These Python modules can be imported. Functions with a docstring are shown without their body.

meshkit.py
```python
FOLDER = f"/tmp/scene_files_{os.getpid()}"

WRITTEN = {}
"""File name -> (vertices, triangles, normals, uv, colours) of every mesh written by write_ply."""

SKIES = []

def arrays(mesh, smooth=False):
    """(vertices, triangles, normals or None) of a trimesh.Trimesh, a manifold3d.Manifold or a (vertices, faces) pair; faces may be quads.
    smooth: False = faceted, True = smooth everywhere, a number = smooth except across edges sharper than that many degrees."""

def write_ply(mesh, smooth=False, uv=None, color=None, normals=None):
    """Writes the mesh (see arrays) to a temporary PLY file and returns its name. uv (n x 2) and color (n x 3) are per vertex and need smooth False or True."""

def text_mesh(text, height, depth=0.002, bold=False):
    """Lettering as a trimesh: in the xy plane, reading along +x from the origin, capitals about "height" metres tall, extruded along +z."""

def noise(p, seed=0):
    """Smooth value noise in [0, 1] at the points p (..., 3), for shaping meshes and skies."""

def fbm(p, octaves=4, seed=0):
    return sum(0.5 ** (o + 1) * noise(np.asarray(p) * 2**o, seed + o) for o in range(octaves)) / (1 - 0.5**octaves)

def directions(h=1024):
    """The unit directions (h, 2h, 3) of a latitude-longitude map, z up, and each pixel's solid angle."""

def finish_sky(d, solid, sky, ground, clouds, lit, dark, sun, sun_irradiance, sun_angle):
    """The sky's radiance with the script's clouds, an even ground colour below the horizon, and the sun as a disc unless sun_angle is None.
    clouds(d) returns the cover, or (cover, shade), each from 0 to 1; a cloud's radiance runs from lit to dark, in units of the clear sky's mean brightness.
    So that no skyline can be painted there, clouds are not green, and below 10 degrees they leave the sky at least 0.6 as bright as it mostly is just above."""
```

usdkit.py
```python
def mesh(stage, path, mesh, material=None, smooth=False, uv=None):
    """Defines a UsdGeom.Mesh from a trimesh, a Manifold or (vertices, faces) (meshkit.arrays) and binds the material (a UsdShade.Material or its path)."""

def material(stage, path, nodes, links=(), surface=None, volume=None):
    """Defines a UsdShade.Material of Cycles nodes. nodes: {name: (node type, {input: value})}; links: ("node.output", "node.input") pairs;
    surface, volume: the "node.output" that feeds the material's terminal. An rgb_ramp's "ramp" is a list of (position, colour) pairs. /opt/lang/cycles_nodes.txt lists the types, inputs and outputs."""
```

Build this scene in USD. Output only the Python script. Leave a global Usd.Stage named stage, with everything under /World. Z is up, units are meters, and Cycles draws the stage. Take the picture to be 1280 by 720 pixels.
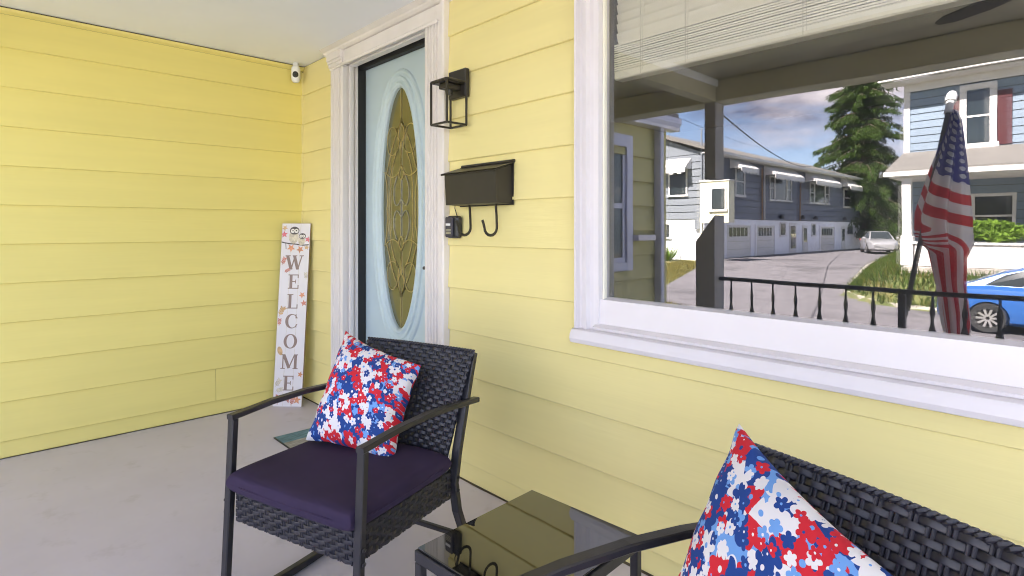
import math, random
import numpy as np, trimesh, shapely
from shapely.geometry import Polygon, LineString, Point, box as sbox
from shapely import affinity
from shapely.ops import unary_union
import usdkit, meshkit
from pxr import Usd, UsdGeom, UsdLux, UsdShade, Gf, Sdf

stage = Usd.Stage.CreateInMemory()
UsdGeom.SetStageUpAxis(stage, 'Z'); UsdGeom.SetStageMetersPerUnit(stage, 1.0)
UsdGeom.Xform.Define(stage, '/World'); UsdGeom.Scope.Define(stage, '/World/Looks')
rng = random.Random(7); nrg = np.random.default_rng(7)
PI = math.pi

# ------------------------------------------------------------------ camera
FW = np.array([-.7261, .6876, 0]); RT = np.array([.6876, .7261, 0]); CAM = (0, -1.7049, 1.2)
cam = UsdGeom.Camera.Define(stage, '/World/Camera')
cam.AddTransformOp().Set(Gf.Matrix4d(*RT, 0, 0, 0, 1, 0, *(-FW), 0, *CAM, 1))
cam.CreateHorizontalApertureAttr(36.0); cam.CreateVerticalApertureAttr(20.25)
cam.CreateFocalLengthAttr(36 * 707.45 / 1280)
cam.CreateVerticalApertureOffsetAttr(-74 / 1280 * 36)
cam.CreateClippingRangeAttr(Gf.Vec2f(.03, 5000))
cam.CreateExposureAttr(3.66)

# ------------------------------------------------------------------ sun and sky
SUN = np.array([-.12, .95, 1.12]); SUN /= np.linalg.norm(SUN)
sun = UsdLux.DistantLight.Define(stage, '/World/Sun')
zx = SUN; xx = np.cross([0, 0, 1], zx); xx /= np.linalg.norm(xx); yy = np.cross(zx, xx)
sun.AddTransformOp().Set(Gf.Matrix4d(*xx, 0, *yy, 0, *zx, 0, 0, 0, 0, 1))
sun.CreateIntensityAttr(1.25); sun.CreateAngleAttr(.5); sun.CreateColorAttr(Gf.Vec3f(1, .915, .87)); sun.CreateNormalizeAttr(True)
SKY = usdkit.material(stage, '/World/Looks/sky', {
    's': ('sky_texture', dict(sky_type='single_scattering', sun_disc=False, sun_elevation=math.asin(SUN[2]), sun_rotation=math.atan2(SUN[0], SUN[1]), aerosol_density=.6, air_density=.8, ozone_density=2.5)),
    'tc': ('texture_coordinate', {}),
    'mp': ('mapping', dict(scale=(1.0, 1.0, 2.4), location=(.35, .2, .12))),
    'n': ('noise_texture', dict(scale=2.3, detail=9, roughness=.56, distortion=.25)),
    'r': ('rgb_ramp', dict(ramp=[(.475, (0, 0, 0)), (.60, (1, 1, 1))])),
    'n2': ('noise_texture', dict(scale=4.2, detail=7, roughness=.6)),
    'r2': ('rgb_ramp', dict(ramp=[(.38, (.34, .52, 1.25)), (.63, (6.2, 6.3, 6.6))])),
    'm': ('mix_color', dict(use_clamp=False)),
    'wb': ('mix_color', dict(blend_type='multiply', fac=1., b=(1.08, .95, .95), use_clamp=False)),
    'b': ('background_shader', dict(strength=.06))},
    [('tc.generated', 'mp.vector'), ('mp.vector', 'n.vector'), ('n.fac', 'r.fac'), ('mp.vector', 'n2.vector'), ('n2.fac', 'r2.fac'),
     ('r.color', 'm.fac'), ('s.color', 'm.a'), ('r2.color', 'm.b'), ('m.result', 'wb.a'), ('wb.result', 'b.color')], surface='b.background')
dome = UsdLux.DomeLight.Define(stage, '/World/sky')
UsdShade.MaterialBindingAPI.Apply(dome.GetPrim()).Bind(SKY)
dome.GetPrim().SetCustomDataByKey('kind', 'structure'); dome.GetPrim().SetCustomDataByKey('label', 'blue summer sky with grey and white clouds')

# ------------------------------------------------------------------ helpers
def sstep_(a, b, x): t = min(1, max(0, (x - a) / (b - a))); return t * t * (3 - 2 * t)
class MB:
    def __init__(s): s.v = []; s.f = []; s.n = 0; s.u = []
    def add(s, v, f, uv=None):
        v = np.asarray(v, float); f = np.asarray(f, int)
        if f.ndim == 2 and f.shape[1] == 4: f = np.vstack([f[:, [0, 1, 2]], f[:, [0, 2, 3]]])
        s.v.append(v); s.f.append(f + s.n); s.n += len(v); s.u.append(uv); return s
    def tm(s, m): return s.add(m.vertices, m.faces)
    def box(s, x0, x1, y0, y1, z0, z1):
        x0, x1 = sorted((x0, x1)); y0, y1 = sorted((y0, y1)); z0, z1 = sorted((z0, z1))
        v = [(x, y, z) for z in (z0, z1) for y in (y0, y1) for x in (x0, x1)]
        return s.add(v, [(0, 2, 3, 1), (4, 5, 7, 6), (0, 1, 5, 4), (2, 6, 7, 3), (0, 4, 6, 2), (1, 3, 7, 5)])
    def cbox(s, x0, x1, y0, y1, z0, z1, c=.004):
        x0, x1 = sorted((x0, x1)); y0, y1 = sorted((y0, y1)); z0, z1 = sorted((z0, z1))
        p = []
        for X, dx in ((x0, c), (x1, -c)):
            for Y, dy in ((y0, c), (y1, -c)):
                for Z, dz in ((z0, c), (z1, -c)):
                    p += [(X, Y + dy, Z + dz), (X + dx, Y, Z + dz), (X + dx, Y + dy, Z)]
        return s.tm(trimesh.convex.convex_hull(np.array(p)))
    def hull(s, pts): return s.tm(trimesh.convex.convex_hull(np.array(pts, float)))
    def ext(s, poly, h, M):
        """poly in 2D, extruded 0..h, M(a, b, t) -> xyz columns"""
        for g in getattr(poly, 'geoms', [poly]):
            if g.is_empty or g.area < 1e-9: continue
            m = trimesh.creation.extrude_polygon(g, h)
            v = np.array(m.vertices); V = np.stack(M(v[:, 0], v[:, 1], v[:, 2]), 1)
            f = np.array(m.faces)
            t = trimesh.Trimesh(V, f, process=False)
            if t.volume < 0: f = f[:, ::-1]
            s.add(V, f)
        return s
    def sweep(s, pts, prof, ups=None, closed=False, caps=True):
        """sweep a closed 2D profile (a: side, b: up) along a path"""
        pts = np.asarray(pts, float); n = len(pts); k = len(prof); prof = np.asarray(prof, float)
        rings = []
        up0 = np.array([0, 0, 1.]) if ups is None else np.asarray(ups, float)
        for i in range(n):
            if closed: t = pts[(i + 1) % n] - pts[i - 1]
            else: t = pts[min(i + 1, n - 1)] - pts[max(i - 1, 0)]
            t = t / np.linalg.norm(t)
            u = up0 if up0.ndim == 1 else up0[i]
            a = np.cross(t, u)
            if np.linalg.norm(a) < 1e-6: a = np.cross(t, [0, 1, 0.01])
            a /= np.linalg.norm(a); b = np.cross(a, t)
            pr = prof if prof.ndim == 2 else prof[i]
            rings.append(pts[i] + pr[:, :1] * a + pr[:, 1:] * b)
        k = rings[0].shape[0]
        V = np.vstack(rings); F = []
        for i in range(n if closed else n - 1):
            A = i * k; B = ((i + 1) % n) * k
            for j in range(k):
                j2 = (j + 1) % k
                F.append((A + j, B + j, B + j2, A + j2))
        F = np.array(F)[:, ::-1]; T = np.vstack([F[:, [0, 1, 2]], F[:, [0, 2, 3]]])
        if caps and not closed:
            c0 = [(0, j, j + 1) for j in range(1, k - 1)]; e = (n - 1) * k
            c1 = [(e, e + j + 1, e + j) for j in range(1, k - 1)]
            T = np.vstack([T, np.array(c0)[:, ::-1] * 1, np.array(c1)[:, ::-1]])
        t = trimesh.Trimesh(V, T, process=False)
        if t.volume < 0: T = T[:, ::-1]
        return s.add(V, T)
    def tube(s, pts, r, k=8, closed=False):
        a = np.arange(k) / k * 2 * PI
        r = np.asarray(r, float)
        if r.ndim: prof = np.stack([np.stack([np.cos(a) * q, np.sin(a) * q], 1) for q in r])
        else: prof = np.stack([np.cos(a) * r, np.sin(a) * r], 1)
        return s.sweep(pts, prof, closed=closed)
    def bar(s, pts, w, h, ups=None, c=.003):
        w /= 2; h /= 2
        return s.sweep(pts, [(-w + c, -h), (w - c, -h), (w, -h + c), (w, h - c), (w - c, h), (-w + c, h), (-w, h - c), (-w, -h + c)], ups)
    def lathe(s, prof, c=(0, 0, 0), k=16, axis='z'):
        prof = np.asarray(prof, float); a = np.arange(k) / k * 2 * PI; V = []
        for r, z in prof: V.append(np.stack([r * np.cos(a), r * np.sin(a), np.full(k, z)], 1))
        V = np.vstack(V); F = []
        for i in range(len(prof) - 1):
            for j in range(k):
                j2 = (j + 1) % k; F.append((i * k + j, i * k + j2, i * k + k + j2, i * k + k + j))
        if axis == 'y': V = V[:, [0, 2, 1]] * np.array([1, 1, -1])
        if axis == 'x': V = V[:, [2, 0, 1]]
        return s.add(V + np.array(c), F)
    def arrays(s):
        return np.vstack(s.v), np.vstack(s.f)

used = {}
def numbered(parent, name):
    k = (parent, name); n = used.get(k, 0); used[k] = n + 1
    return f'{parent}/{name}' if n == 0 else f'{parent}/{name}_{n:03d}'
class T:
    def __init__(s, path, loc=(0, 0, 0), local=False, flip=False): s.path = path; s.loc = np.array(loc, float); s.local = local; s.flip = flip
    @property
    def prim(s): return stage.GetPrimAtPath(s.path)
def tag(o, label=None, cat=None, group=None, kind=None):
    p = o.prim if isinstance(o, T) else o
    for k, v in (('label', label), ('category', cat), ('group', group), ('kind', kind)):
        if v: p.SetCustomDataByKey(k, v)
    return o
def thing(name, label, cat, loc=(0, 0, 0), group=None, rz=None, flip=False, kind=None):
    """an Xform at the thing's base. Parts are given in world metres unless rz is set (then local)."""
    loc = np.array(loc, float)
    if flip: loc = np.array([loc[0], GY - loc[1], loc[2]])
    path = numbered('/World', name); x = UsdGeom.Xform.Define(stage, path); x.AddTranslateOp().Set(Gf.Vec3d(*loc))
    if rz is not None: x.AddRotateZOp().Set(rz)
    t = T(path, loc, rz is not None, flip); tag(t, label, cat, group, kind); return t
GY = .06
def obj(name, mb, mat, parent=None, smooth=False, uv=None, label=None, kind=None):
    v, f = mb.arrays() if isinstance(mb, MB) else meshkit.arrays(mb)[:2]
    v = np.array(v, float); f = np.array(f)
    if parent is not None:
        if parent.flip: v[:, 1] = GY - v[:, 1]; f = f[:, ::-1]
        if not parent.local: v = v - parent.loc
    path = numbered(parent.path if parent else '/World', name)
    if uv is not None: usdkit.mesh(stage, path, (v, f), mat, True, uv)
    else: usdkit.mesh(stage, path, (v, f), mat, smooth)
    t = T(path, parent.loc if parent else (0, 0, 0), parent.local if parent else False, parent.flip if parent else False)
    tag(t, label, None, None, kind); return t
def solo(name, mb, mat, label, cat=None, group=None, kind=None, smooth=False, flip=False, uv=None):
    if flip:
        v, f = mb.arrays(); mb = MB().add(v * [1, -1, 1] + [0, GY, 0], f[:, ::-1])
    o = obj(name, mb, mat, None, smooth, uv); return tag(o, label, cat, group, kind)
def copy(src, label, loc, rz=None, group=None):
    name = src.path.split('/')[-1]; was = src.prim.GetCustomData()
    path = numbered('/World', name); x = UsdGeom.Xform.Define(stage, path)
    x.GetPrim().GetReferences().AddInternalReference(src.path); x.GetPrim().SetInstanceable(True)
    x.ClearXformOpOrder(); x.GetPrim()
    ops = []
    tr = x.GetPrim().GetAttribute('xformOp:translate')
    x.GetPrim().CreateAttribute('xformOp:translate', Sdf.ValueTypeNames.Double3).Set(Gf.Vec3d(*map(float, loc)))
    order = ['xformOp:translate']
    if rz is not None:
        x.GetPrim().CreateAttribute('xformOp:rotateZ', Sdf.ValueTypeNames.Float).Set(float(rz)); order.append('xformOp:rotateZ')
    x.GetXformOpOrderAttr().Set(order)
    t = T(path, loc); tag(t, label, was['category'], group or was.get('group')); return t

# ------------------------------------------------------------------ materials
def mat(name, col, rough=.5, var=.08, scale=6., stretch=(1, 1, 1), bump=0., bscale=60., bstretch=(1, 1, 1), spec=.5, metal=0., rnd=0., dirt=None, obj_space=False, coat=0.):
    """principled paint / metal with tone variation, fine relief and optional stains of their own"""
    N = {'g': ('geometry', {}), 'tc': ('texture_coordinate', {}), 'm1': ('mapping', dict(scale=stretch)), 'n': ('noise_texture', dict(scale=scale, detail=5, roughness=.6)),
         'r': ('rgb_ramp', dict(ramp=[(.3, tuple(c * (1 - var) for c in col)), (.7, tuple(min(1, c * (1 + var)) for c in col))])),
         'p': ('principled_bsdf', dict(roughness=rough, specular_ior_level=spec, metallic=metal, coat_weight=coat))}
    src = 'tc.object' if obj_space else 'g.position'
    L = [(src, 'm1.vector'), ('m1.vector', 'n.vector'), ('n.fac', 'r.fac')]
    c = 'r.color'
    if dirt:
        dc, amt, ds, lo, hi = dirt
        N['dn'] = ('noise_texture', dict(scale=ds, detail=8, roughness=.68)); N['dr'] = ('rgb_ramp', dict(ramp=[(lo, (0, 0, 0)), (hi, (amt,) * 3)]))
        N['dm'] = ('mix_color', dict(b=dc)); L += [('m1.vector', 'dn.vector'), ('dn.fac', 'dr.fac'), ('dr.color', 'dm.fac'), (c, 'dm.a')]; c = 'dm.result'
    if rnd:
        N['oi'] = ('object_info', {}); N['mr'] = ('map_range', dict(to_min=1 - rnd, to_max=1 + rnd)); N['h'] = ('hsv', {})
        L += [('oi.random', 'mr.value'), ('mr.result', 'h.value'), (c, 'h.color')]; c = 'h.color'
    L.append((c, 'p.base_color'))
    if bump:
        N['m2'] = ('mapping', dict(scale=bstretch)); N['bn'] = ('noise_texture', dict(scale=bscale, detail=4, roughness=.6)); N['b'] = ('bump', dict(strength=1.0, distance=bump))
        L += [(src, 'm2.vector'), ('m2.vector', 'bn.vector'), ('bn.fac', 'b.height'), ('b.normal', 'p.normal')]
    return usdkit.material(stage, f'/World/Looks/{name}', N, L, surface='p.BSDF')
YEL = (.80, .69, .225)
M = {}
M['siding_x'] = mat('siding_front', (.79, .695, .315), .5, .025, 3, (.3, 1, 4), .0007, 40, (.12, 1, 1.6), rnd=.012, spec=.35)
M['siding_y'] = mat('siding_left', YEL, .5, .025, 3, (1, .3, 4), .0007, 40, (1, .12, 1.6), rnd=.012, spec=.35)  # same paint as the front wall; the light's deeper tone is in the colour
M['wing'] = mat('siding_wing_shaded', (.50, .455, .20), .55, .04, 3, (1, .3, 4), .001, 40, (1, .12, 1.6), rnd=.02)  # house yellow darkened: the wing's shade is put into the colour
M['white'] = mat('white_gloss_paint', (.74, .705, .73), .38, .025, 5, bump=.0009, bscale=22, bstretch=(1, 1, 1))
M['trim_white'] = mat('white_brushed_paint', (.70, .665, .69), .42, .03, 7, bump=.0016, bscale=30, bstretch=(.25, 1, 1))
M['casing'] = mat('old_white_casing_paint', (.76, .715, .69), .45, .04, 6, (1, 1, .3), .0015, 34, (1, 1, .15), dirt=((.55, .48, .42), .35, 9, .62, .75))
M['ceiling'] = mat('ceiling_paint', (.90, .915, .96), .6, .02, 2, bump=.0006, bscale=80)
M['beam'] = mat('beam_paint', (.60, .56, .40), .6, .06, 4, (.3, 1, 1), .001, 30)
M['post'] = mat('grey_brown_post_paint', (.36, .34, .345), .6, .06, 4, (1, 1, .3), .001, 30)
M['floor'] = mat('porch_floor_paint', (.61, .57, .65), .5, .05, 2.2, (1, 1, 1), .0016, 11, dirt=((.42, .385, .41), .5, 6.5, .56, .74), spec=.4)
M['black'] = mat('black_powder_coat', (.020, .019, .022), .38, .15, 30, bump=.0003, bscale=400, obj_space=True)
M['bronze'] = mat('dark_bronze_metal', (.022, .019, .017), .42, .15, 20, bump=.0003, bscale=300, spec=.5)
M['wicker'] = mat('black_resin_wicker', (.017, .016, .021), .33, .25, 60, bump=.0004, bscale=200, bstretch=(1, 1, 6), obj_space=True, spec=.6)
M['cushion'] = mat('navy_cushion_cloth', (.036, .024, .056), .9, .12, 8, bump=.0006, bscale=900, obj_space=True, spec=.25)
M['door'] = mat('pale_blue_door_paint', (.50, .61, .655), .42, .02, 4, bump=.0004, bscale=60)
M['rubber'] = mat('black_rubber', (.012, .012, .013), .6, .2)
M['brass'] = mat('brass_came', (.78, .66, .38), .3, .1, 20, metal=.9)
M['dark'] = mat('dark_interior', (.035, .033, .03), .9, .2, 3)
M['gap'] = mat('dark_gap', (.10, .08, .06), .9, .2, 10)
M['blind'] = mat('cream_blind_slat', (.80, .775, .66), .45, .02, 3, rnd=.015)
M['cord'] = mat('blind_cord', (.62, .6, .5), .8, .05)
M['plastic_w'] = mat('white_plastic', (.8, .8, .8), .3, .02)
M['plastic_k'] = mat('black_plastic', (.02, .02, .022), .35, .1)
M['asphalt'] = mat('asphalt', (.155, .145, .153), .85, .22, 2.5, bump=.008, bscale=60, dirt=((.085, .08, .085), .75, .5, .52, .62))
M['concrete'] = mat('kerb_concrete', (.42, .39, .34), .85, .12, 1.5, bump=.004, bscale=30, rnd=.05)
M['walk'] = mat('pale_bounce_concrete', (.50, .50, .50), .85, .08, 1.5, bump=.003, bscale=30)  # pale colour of the added slab that bounces light into the porch
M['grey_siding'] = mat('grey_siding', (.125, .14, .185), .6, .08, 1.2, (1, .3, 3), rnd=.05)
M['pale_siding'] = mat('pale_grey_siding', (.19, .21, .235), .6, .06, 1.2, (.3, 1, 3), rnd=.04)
M['white_wall'] = mat('white_block_wall', (.88, .88, .92), .7, .06, 1.5, bump=.004, bscale=12)
M['cream'] = mat('cream_wall', (.78, .74, .52), .6, .04, 2)
M['roof'] = mat('roof_shingle', (.165, .155, .14), .9, .16, 1.4, (1, 1, 3), .008, 14, (1, 4, 4))
M['blue_siding'] = mat('blue_siding', (.19, .25, .315), .55, .05, 1.2, (.3, 1, 3), rnd=.03)
M['stone'] = mat('grey_stone', (.36, .33, .29), .85, .18, 3, bump=.01, bscale=12, rnd=.1)
M['red'] = mat('dark_red_shutter', (.075, .010, .013), .5, .1, 4)
M['dgreen'] = mat('dark_green_door', (.03, .06, .055), .5, .1, 4)
M['white_far'] = mat('white_far_trim', (.66, .64, .61), .5, .04, 2)
M['pipe'] = mat('brown_pipe', (.30, .16, .07), .6, .1, 4)
M['downspout'] = mat('lilac_white_downspout', (.60, .60, .72), .45, .04, 4)
M['grass'] = mat('grass_ground', (.10, .12, .035), .95, .35, .8, bump=.02, bscale=25, dirt=((.20, .16, .07), .8, 1.1, .48, .66))
M['bark'] = mat('bark', (.10, .075, .055), .95, .2, 8, bump=.01, bscale=20)
M['wire'] = mat('black_wire', (.02, .02, .02), .6, .1)
M['pole'] = mat('flag_pole_paint', (.07, .075, .085), .4, .1)
M['silver'] = mat('silver_car_paint', (.50, .50, .51), .28, .03, 2, metal=.4, coat=.6)
M['carblue'] = mat('blue_car_paint', (.022, .10, .32), .36, .03, 2, metal=.1, coat=.2)
M['rim'] = mat('alloy_rim', (.62, .61, .60), .3, .05, 5, metal=.8)
M['tyre'] = mat('tyre_rubber', (.02, .02, .02), .8, .2)
M['carglass'] = mat('car_window_glass', (.02, .028, .03), .06, .2, 3, spec=.8)
M['taillight'] = mat('red_tail_light', (.55, .02, .02), .15, .1)
M['sign_face'] = mat('whitewashed_plank', (.74, .71, .73), .6, .05, 5, (1, 1, .2), .0004, 30, (4, 4, .4))
M['taupe'] = mat('taupe_print', (.27, .195, .165), .6, .06, 20)
M['orange'] = mat('orange_print', (.66, .30, .16), .6, .25, 30)
M['rust'] = mat('rust_print', (.55, .22, .17), .6, .25, 30)
M['crimson'] = mat('crimson_print', (.66, .17, .20), .6, .25, 30)
M['gold'] = mat('gold_print', (.60, .40, .20), .6, .25, 30)
M['owl_body'] = mat('owl_cream_print', (.60, .54, .42), .6, .3, 60)
M['owl_dark'] = mat('owl_dark_print', (.10, .085, .08), .6, .2, 40)
M['owl_white'] = mat('owl_white_print', (.80, .77, .72), .6, .05, 40)
M['sign_edge'] = mat('sign_wood_edge', (.30, .22, .15), .7, .2, 10)
M['lockgrey'] = mat('lockbox_grey', (.045, .042, .06), .4, .1, 30)

def leafmat(name, c1, c2, trans=.3):
    return usdkit.material(stage, f'/World/Looks/{name}', {
        'g': ('geometry', {}), 'r': ('rgb_ramp', dict(ramp=[(0, c1), (1, c2)])), 'd': ('diffuse_bsdf', {}), 't': ('translucent_bsdf', {}), 'm': ('mix_closure', dict(fac=trans))},
        [('g.random_per_island', 'r.fac'), ('r.color', 'd.color'), ('r.color', 't.color'), ('d.BSDF', 'm.closure1'), ('t.BSDF', 'm.closure2')], surface='m.closure')
M['needle'] = leafmat('spruce_needles', (.06, .10, .025), (.31, .33, .09), .4)
M['leaf'] = leafmat('bright_shrub_leaves', (.16, .26, .04), (.42, .50, .11))
M['leaf2'] = leafmat('dark_shrub_leaves', (.03, .07, .02), (.09, .15, .035))
M['blade'] = leafmat('grass_blades', (.06, .10, .02), (.22, .25, .07))
M['blade2'] = leafmat('dry_grass_blades', (.20, .17, .05), (.36, .30, .12))

def pane(name, ior, tint=(1, 1, 1), wav=0., fixed=0.):
    N = {'f': ('fresnel', dict(IOR=ior)), 't': ('transparent_bsdf', dict(color=tint)), 'g': ('glossy_bsdf', dict(roughness=0., color=(1, 1, 1))), 'm': ('mix_closure', {})}
    L = [('f.fac', 'm.fac'), ('t.BSDF', 'm.closure1'), ('g.BSDF', 'm.closure2')]
    if fixed: N['mf'] = ('mix_float', dict(fac=.75, b=fixed)); L[0] = ('mf.result', 'm.fac'); L.append(('f.fac', 'mf.a'))      # coated double glazing: reflectance nearly even with angle
    if fixed: N['du'] = ('diffuse_bsdf', dict(color=(.8, .8, .8))); N['dn'] = ('noise_texture', dict(scale=3.5, detail=7, roughness=.65)); N['dr'] = ('map_range', dict(from_min=.3, from_max=.75, to_min=.006, to_max=.024)); N['gp'] = ('geometry', {}); N['dm'] = ('mix_closure', {}); L += [('gp.position', 'dn.vector'), ('dn.fac', 'dr.value'), ('dr.result', 'dm.fac'), ('m.closure', 'dm.closure1'), ('du.BSDF', 'dm.closure2')]      # added diffuse veil: a milky haze painted over the reflection
    if wav:
        N['ge'] = ('geometry', {}); N['n'] = ('noise_texture', dict(scale=2.2, detail=1)); N['b'] = ('bump', dict(strength=1., distance=wav))
        L += [('ge.position', 'n.vector'), ('n.fac', 'b.height'), ('b.normal', 'g.normal')]
    return usdkit.material(stage, f'/World/Looks/{name}', N, L, surface='dm.closure' if fixed else 'm.closure')
M['pane'] = pane('window_glass', 2.35, (.985, .985, .975), .0005, .16)
M['pane2'] = pane('inner_window_glass', 1.36, (.99, .99, .985))
M['farpane'] = pane('far_window_glass', 1.9)
M['ovalglass'] = usdkit.material(stage, '/World/Looks/leaded_dark_glass', {'g': ('geometry', {}), 'n': ('noise_texture', dict(scale=30, detail=2)), 'b': ('bump', dict(strength=1., distance=.0003)), 'p': ('principled_bsdf', dict(base_color=(.085, .078, .03), roughness=.04, ior=2.3, specular_tint=(1, .97, .8)))}, [('g.position', 'n.vector'), ('n.fac', 'b.height'), ('b.normal', 'p.normal')], surface='p.BSDF')
M['table_glass'] = usdkit.material(stage, '/World/Looks/black_table_glass', {'p': ('principled_bsdf', dict(base_color=(.008, .008, .008), roughness=.015, ior=2.0))}, [], surface='p.BSDF')

# ------------------------------------------------------------------ porch: floor, ceiling, house walls
XL = -3.98
fl = MB().cbox(XL - .1, 3.4, -2.78, .05, -.14, 0, .01)
solo('porch_floor', fl, M['floor'], 'lavender grey painted concrete porch floor', kind='structure')
fnd = MB().box(XL, 3.3, -2.7, .0, -1.4, -.14)
solo('porch_foundation', fnd, M['stone'], 'stone foundation below the porch floor', kind='structure')
CZ = 2.358
ceil_t = T('/World/porch_ceiling'); UsdGeom.Xform.Define(stage, ceil_t.path); tag(ceil_t, 'white painted porch ceiling of long boards', None, None, 'structure'); used[('/World', 'porch_ceiling')] = 1
for a_, b_ in ((.04, -1.76), (-1.764, -1.98), (-1.984, -2.2), (-2.204, -2.42), (-2.424, -2.62)):
    obj('ceiling_board' if a_ > -1.5 else 'soffit_board', MB().cbox(XL + .004, 3.3, a_, b_, CZ, CZ + .018, .001), M['ceiling'] if a_ > -1.5 else M['beam'], ceil_t)
obj('roof_deck', MB().box(XL - .0, 3.5, .1, -2.85, CZ + .03, CZ + .16), M['roof'], ceil_t)

EX = .206; Z0 = .088
def course_rects(lo, hi, z0, z1, holes):
    """the board z0..z1 over lo..hi less rectangular holes (a0, a1, b0, b1)"""
    p = sbox(lo, z0, hi, z1)
    for a0, a1, b0, b1 in holes: p = p.difference(sbox(a0, b0, a1, b1))
    out = []
    for g in getattr(p, 'geoms', [p]):
        if g.is_empty or g.area < 1e-4: continue
        xs = sorted({round(c[0], 5) for c in g.exterior.coords})
        cur = None
        for x0, x1 in zip(xs, xs[1:]):
            s = g.intersection(sbox(x0, z0 - 1, x1, z1 + 1))
            if s.area < 1e-6: continue
            b = s.bounds; r = [x0, x1, round(b[1], 5), round(b[3], 5)]
            if cur and cur[2:] == r[2:] and abs(cur[1] - x0) < 1e-6: cur[1] = x1
            else: cur = r; out.append(cur)
    return out
def board(x0, x1, z0, z1, zc0, ex, thick=.0155):
    """lap siding board on plane y=0 facing -y: (x, out, z) -> thick lower edge, thin upper edge"""
    f = lambda z: .003 + (thick - .003) * (1 - (z - zc0) / ex)
    pr = [(0.0, z0), (-f(z0) + .004, z0), (-f(z0), z0 + .0035), (-f(z1), z1), (0.0, z1)]
    mb = MB()
    V = [(x, y, z) for x in (x0, x1) for y, z in pr]
    F = []
    for j in range(5):
        j2 = (j + 1) % 5; F += [(j, j2, 5 + j2), (j, 5 + j2, 5 + j)]
    F += [(0, 2, 1), (0, 3, 2), (0, 4, 3), (5, 6, 7), (5, 7, 8), (5, 8, 9)]
    V = np.array(V); F = np.array(F)
    if trimesh.Trimesh(V, F, process=False).volume < 0: F = F[:, ::-1]
    return mb.add(V, F)
def to_left(mb):
    v, f = mb.arrays(); w = np.stack([XL - v[:, 1], v[:, 0], v[:, 2]], 1)     # (x along -> y, out -y -> +x)
    return MB().add(w, f)

fw = thing('house_wall', 'pale yellow lap siding wall beside the front door and under the big window', 'wall', (0, .0, 0))
holes = [(-3.47, -2.25, -1, 3), (-1.418, 1.02, .772, 2.62)]
for k in range(-1, 12):
    z0 = Z0 + EX * k if k >= 0 else .0012; z1 = Z0 + EX * (k + 1)
    for r in course_rects(XL + .012, 3.3, z0, min(z1, CZ - .004), holes):
        obj('siding_board', board(*r, Z0 + EX * k, EX), M['siding_x'], fw)
sh = MB()
for r in ((XL - .1, -3.36, 0, 2.45), (-2.39, -1.38, 0, 2.45), (-1.38, .98, 0, .80), (.98, 3.3, 0, 2.45), (-1.38, .98, 2.3, 2.45), (-3.36, -2.39, 2.27, 2.45)):
    sh.box(r[0], r[1], .002, .12, r[2], r[3])
obj('sheathing', sh, M['dark'], fw)
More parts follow.
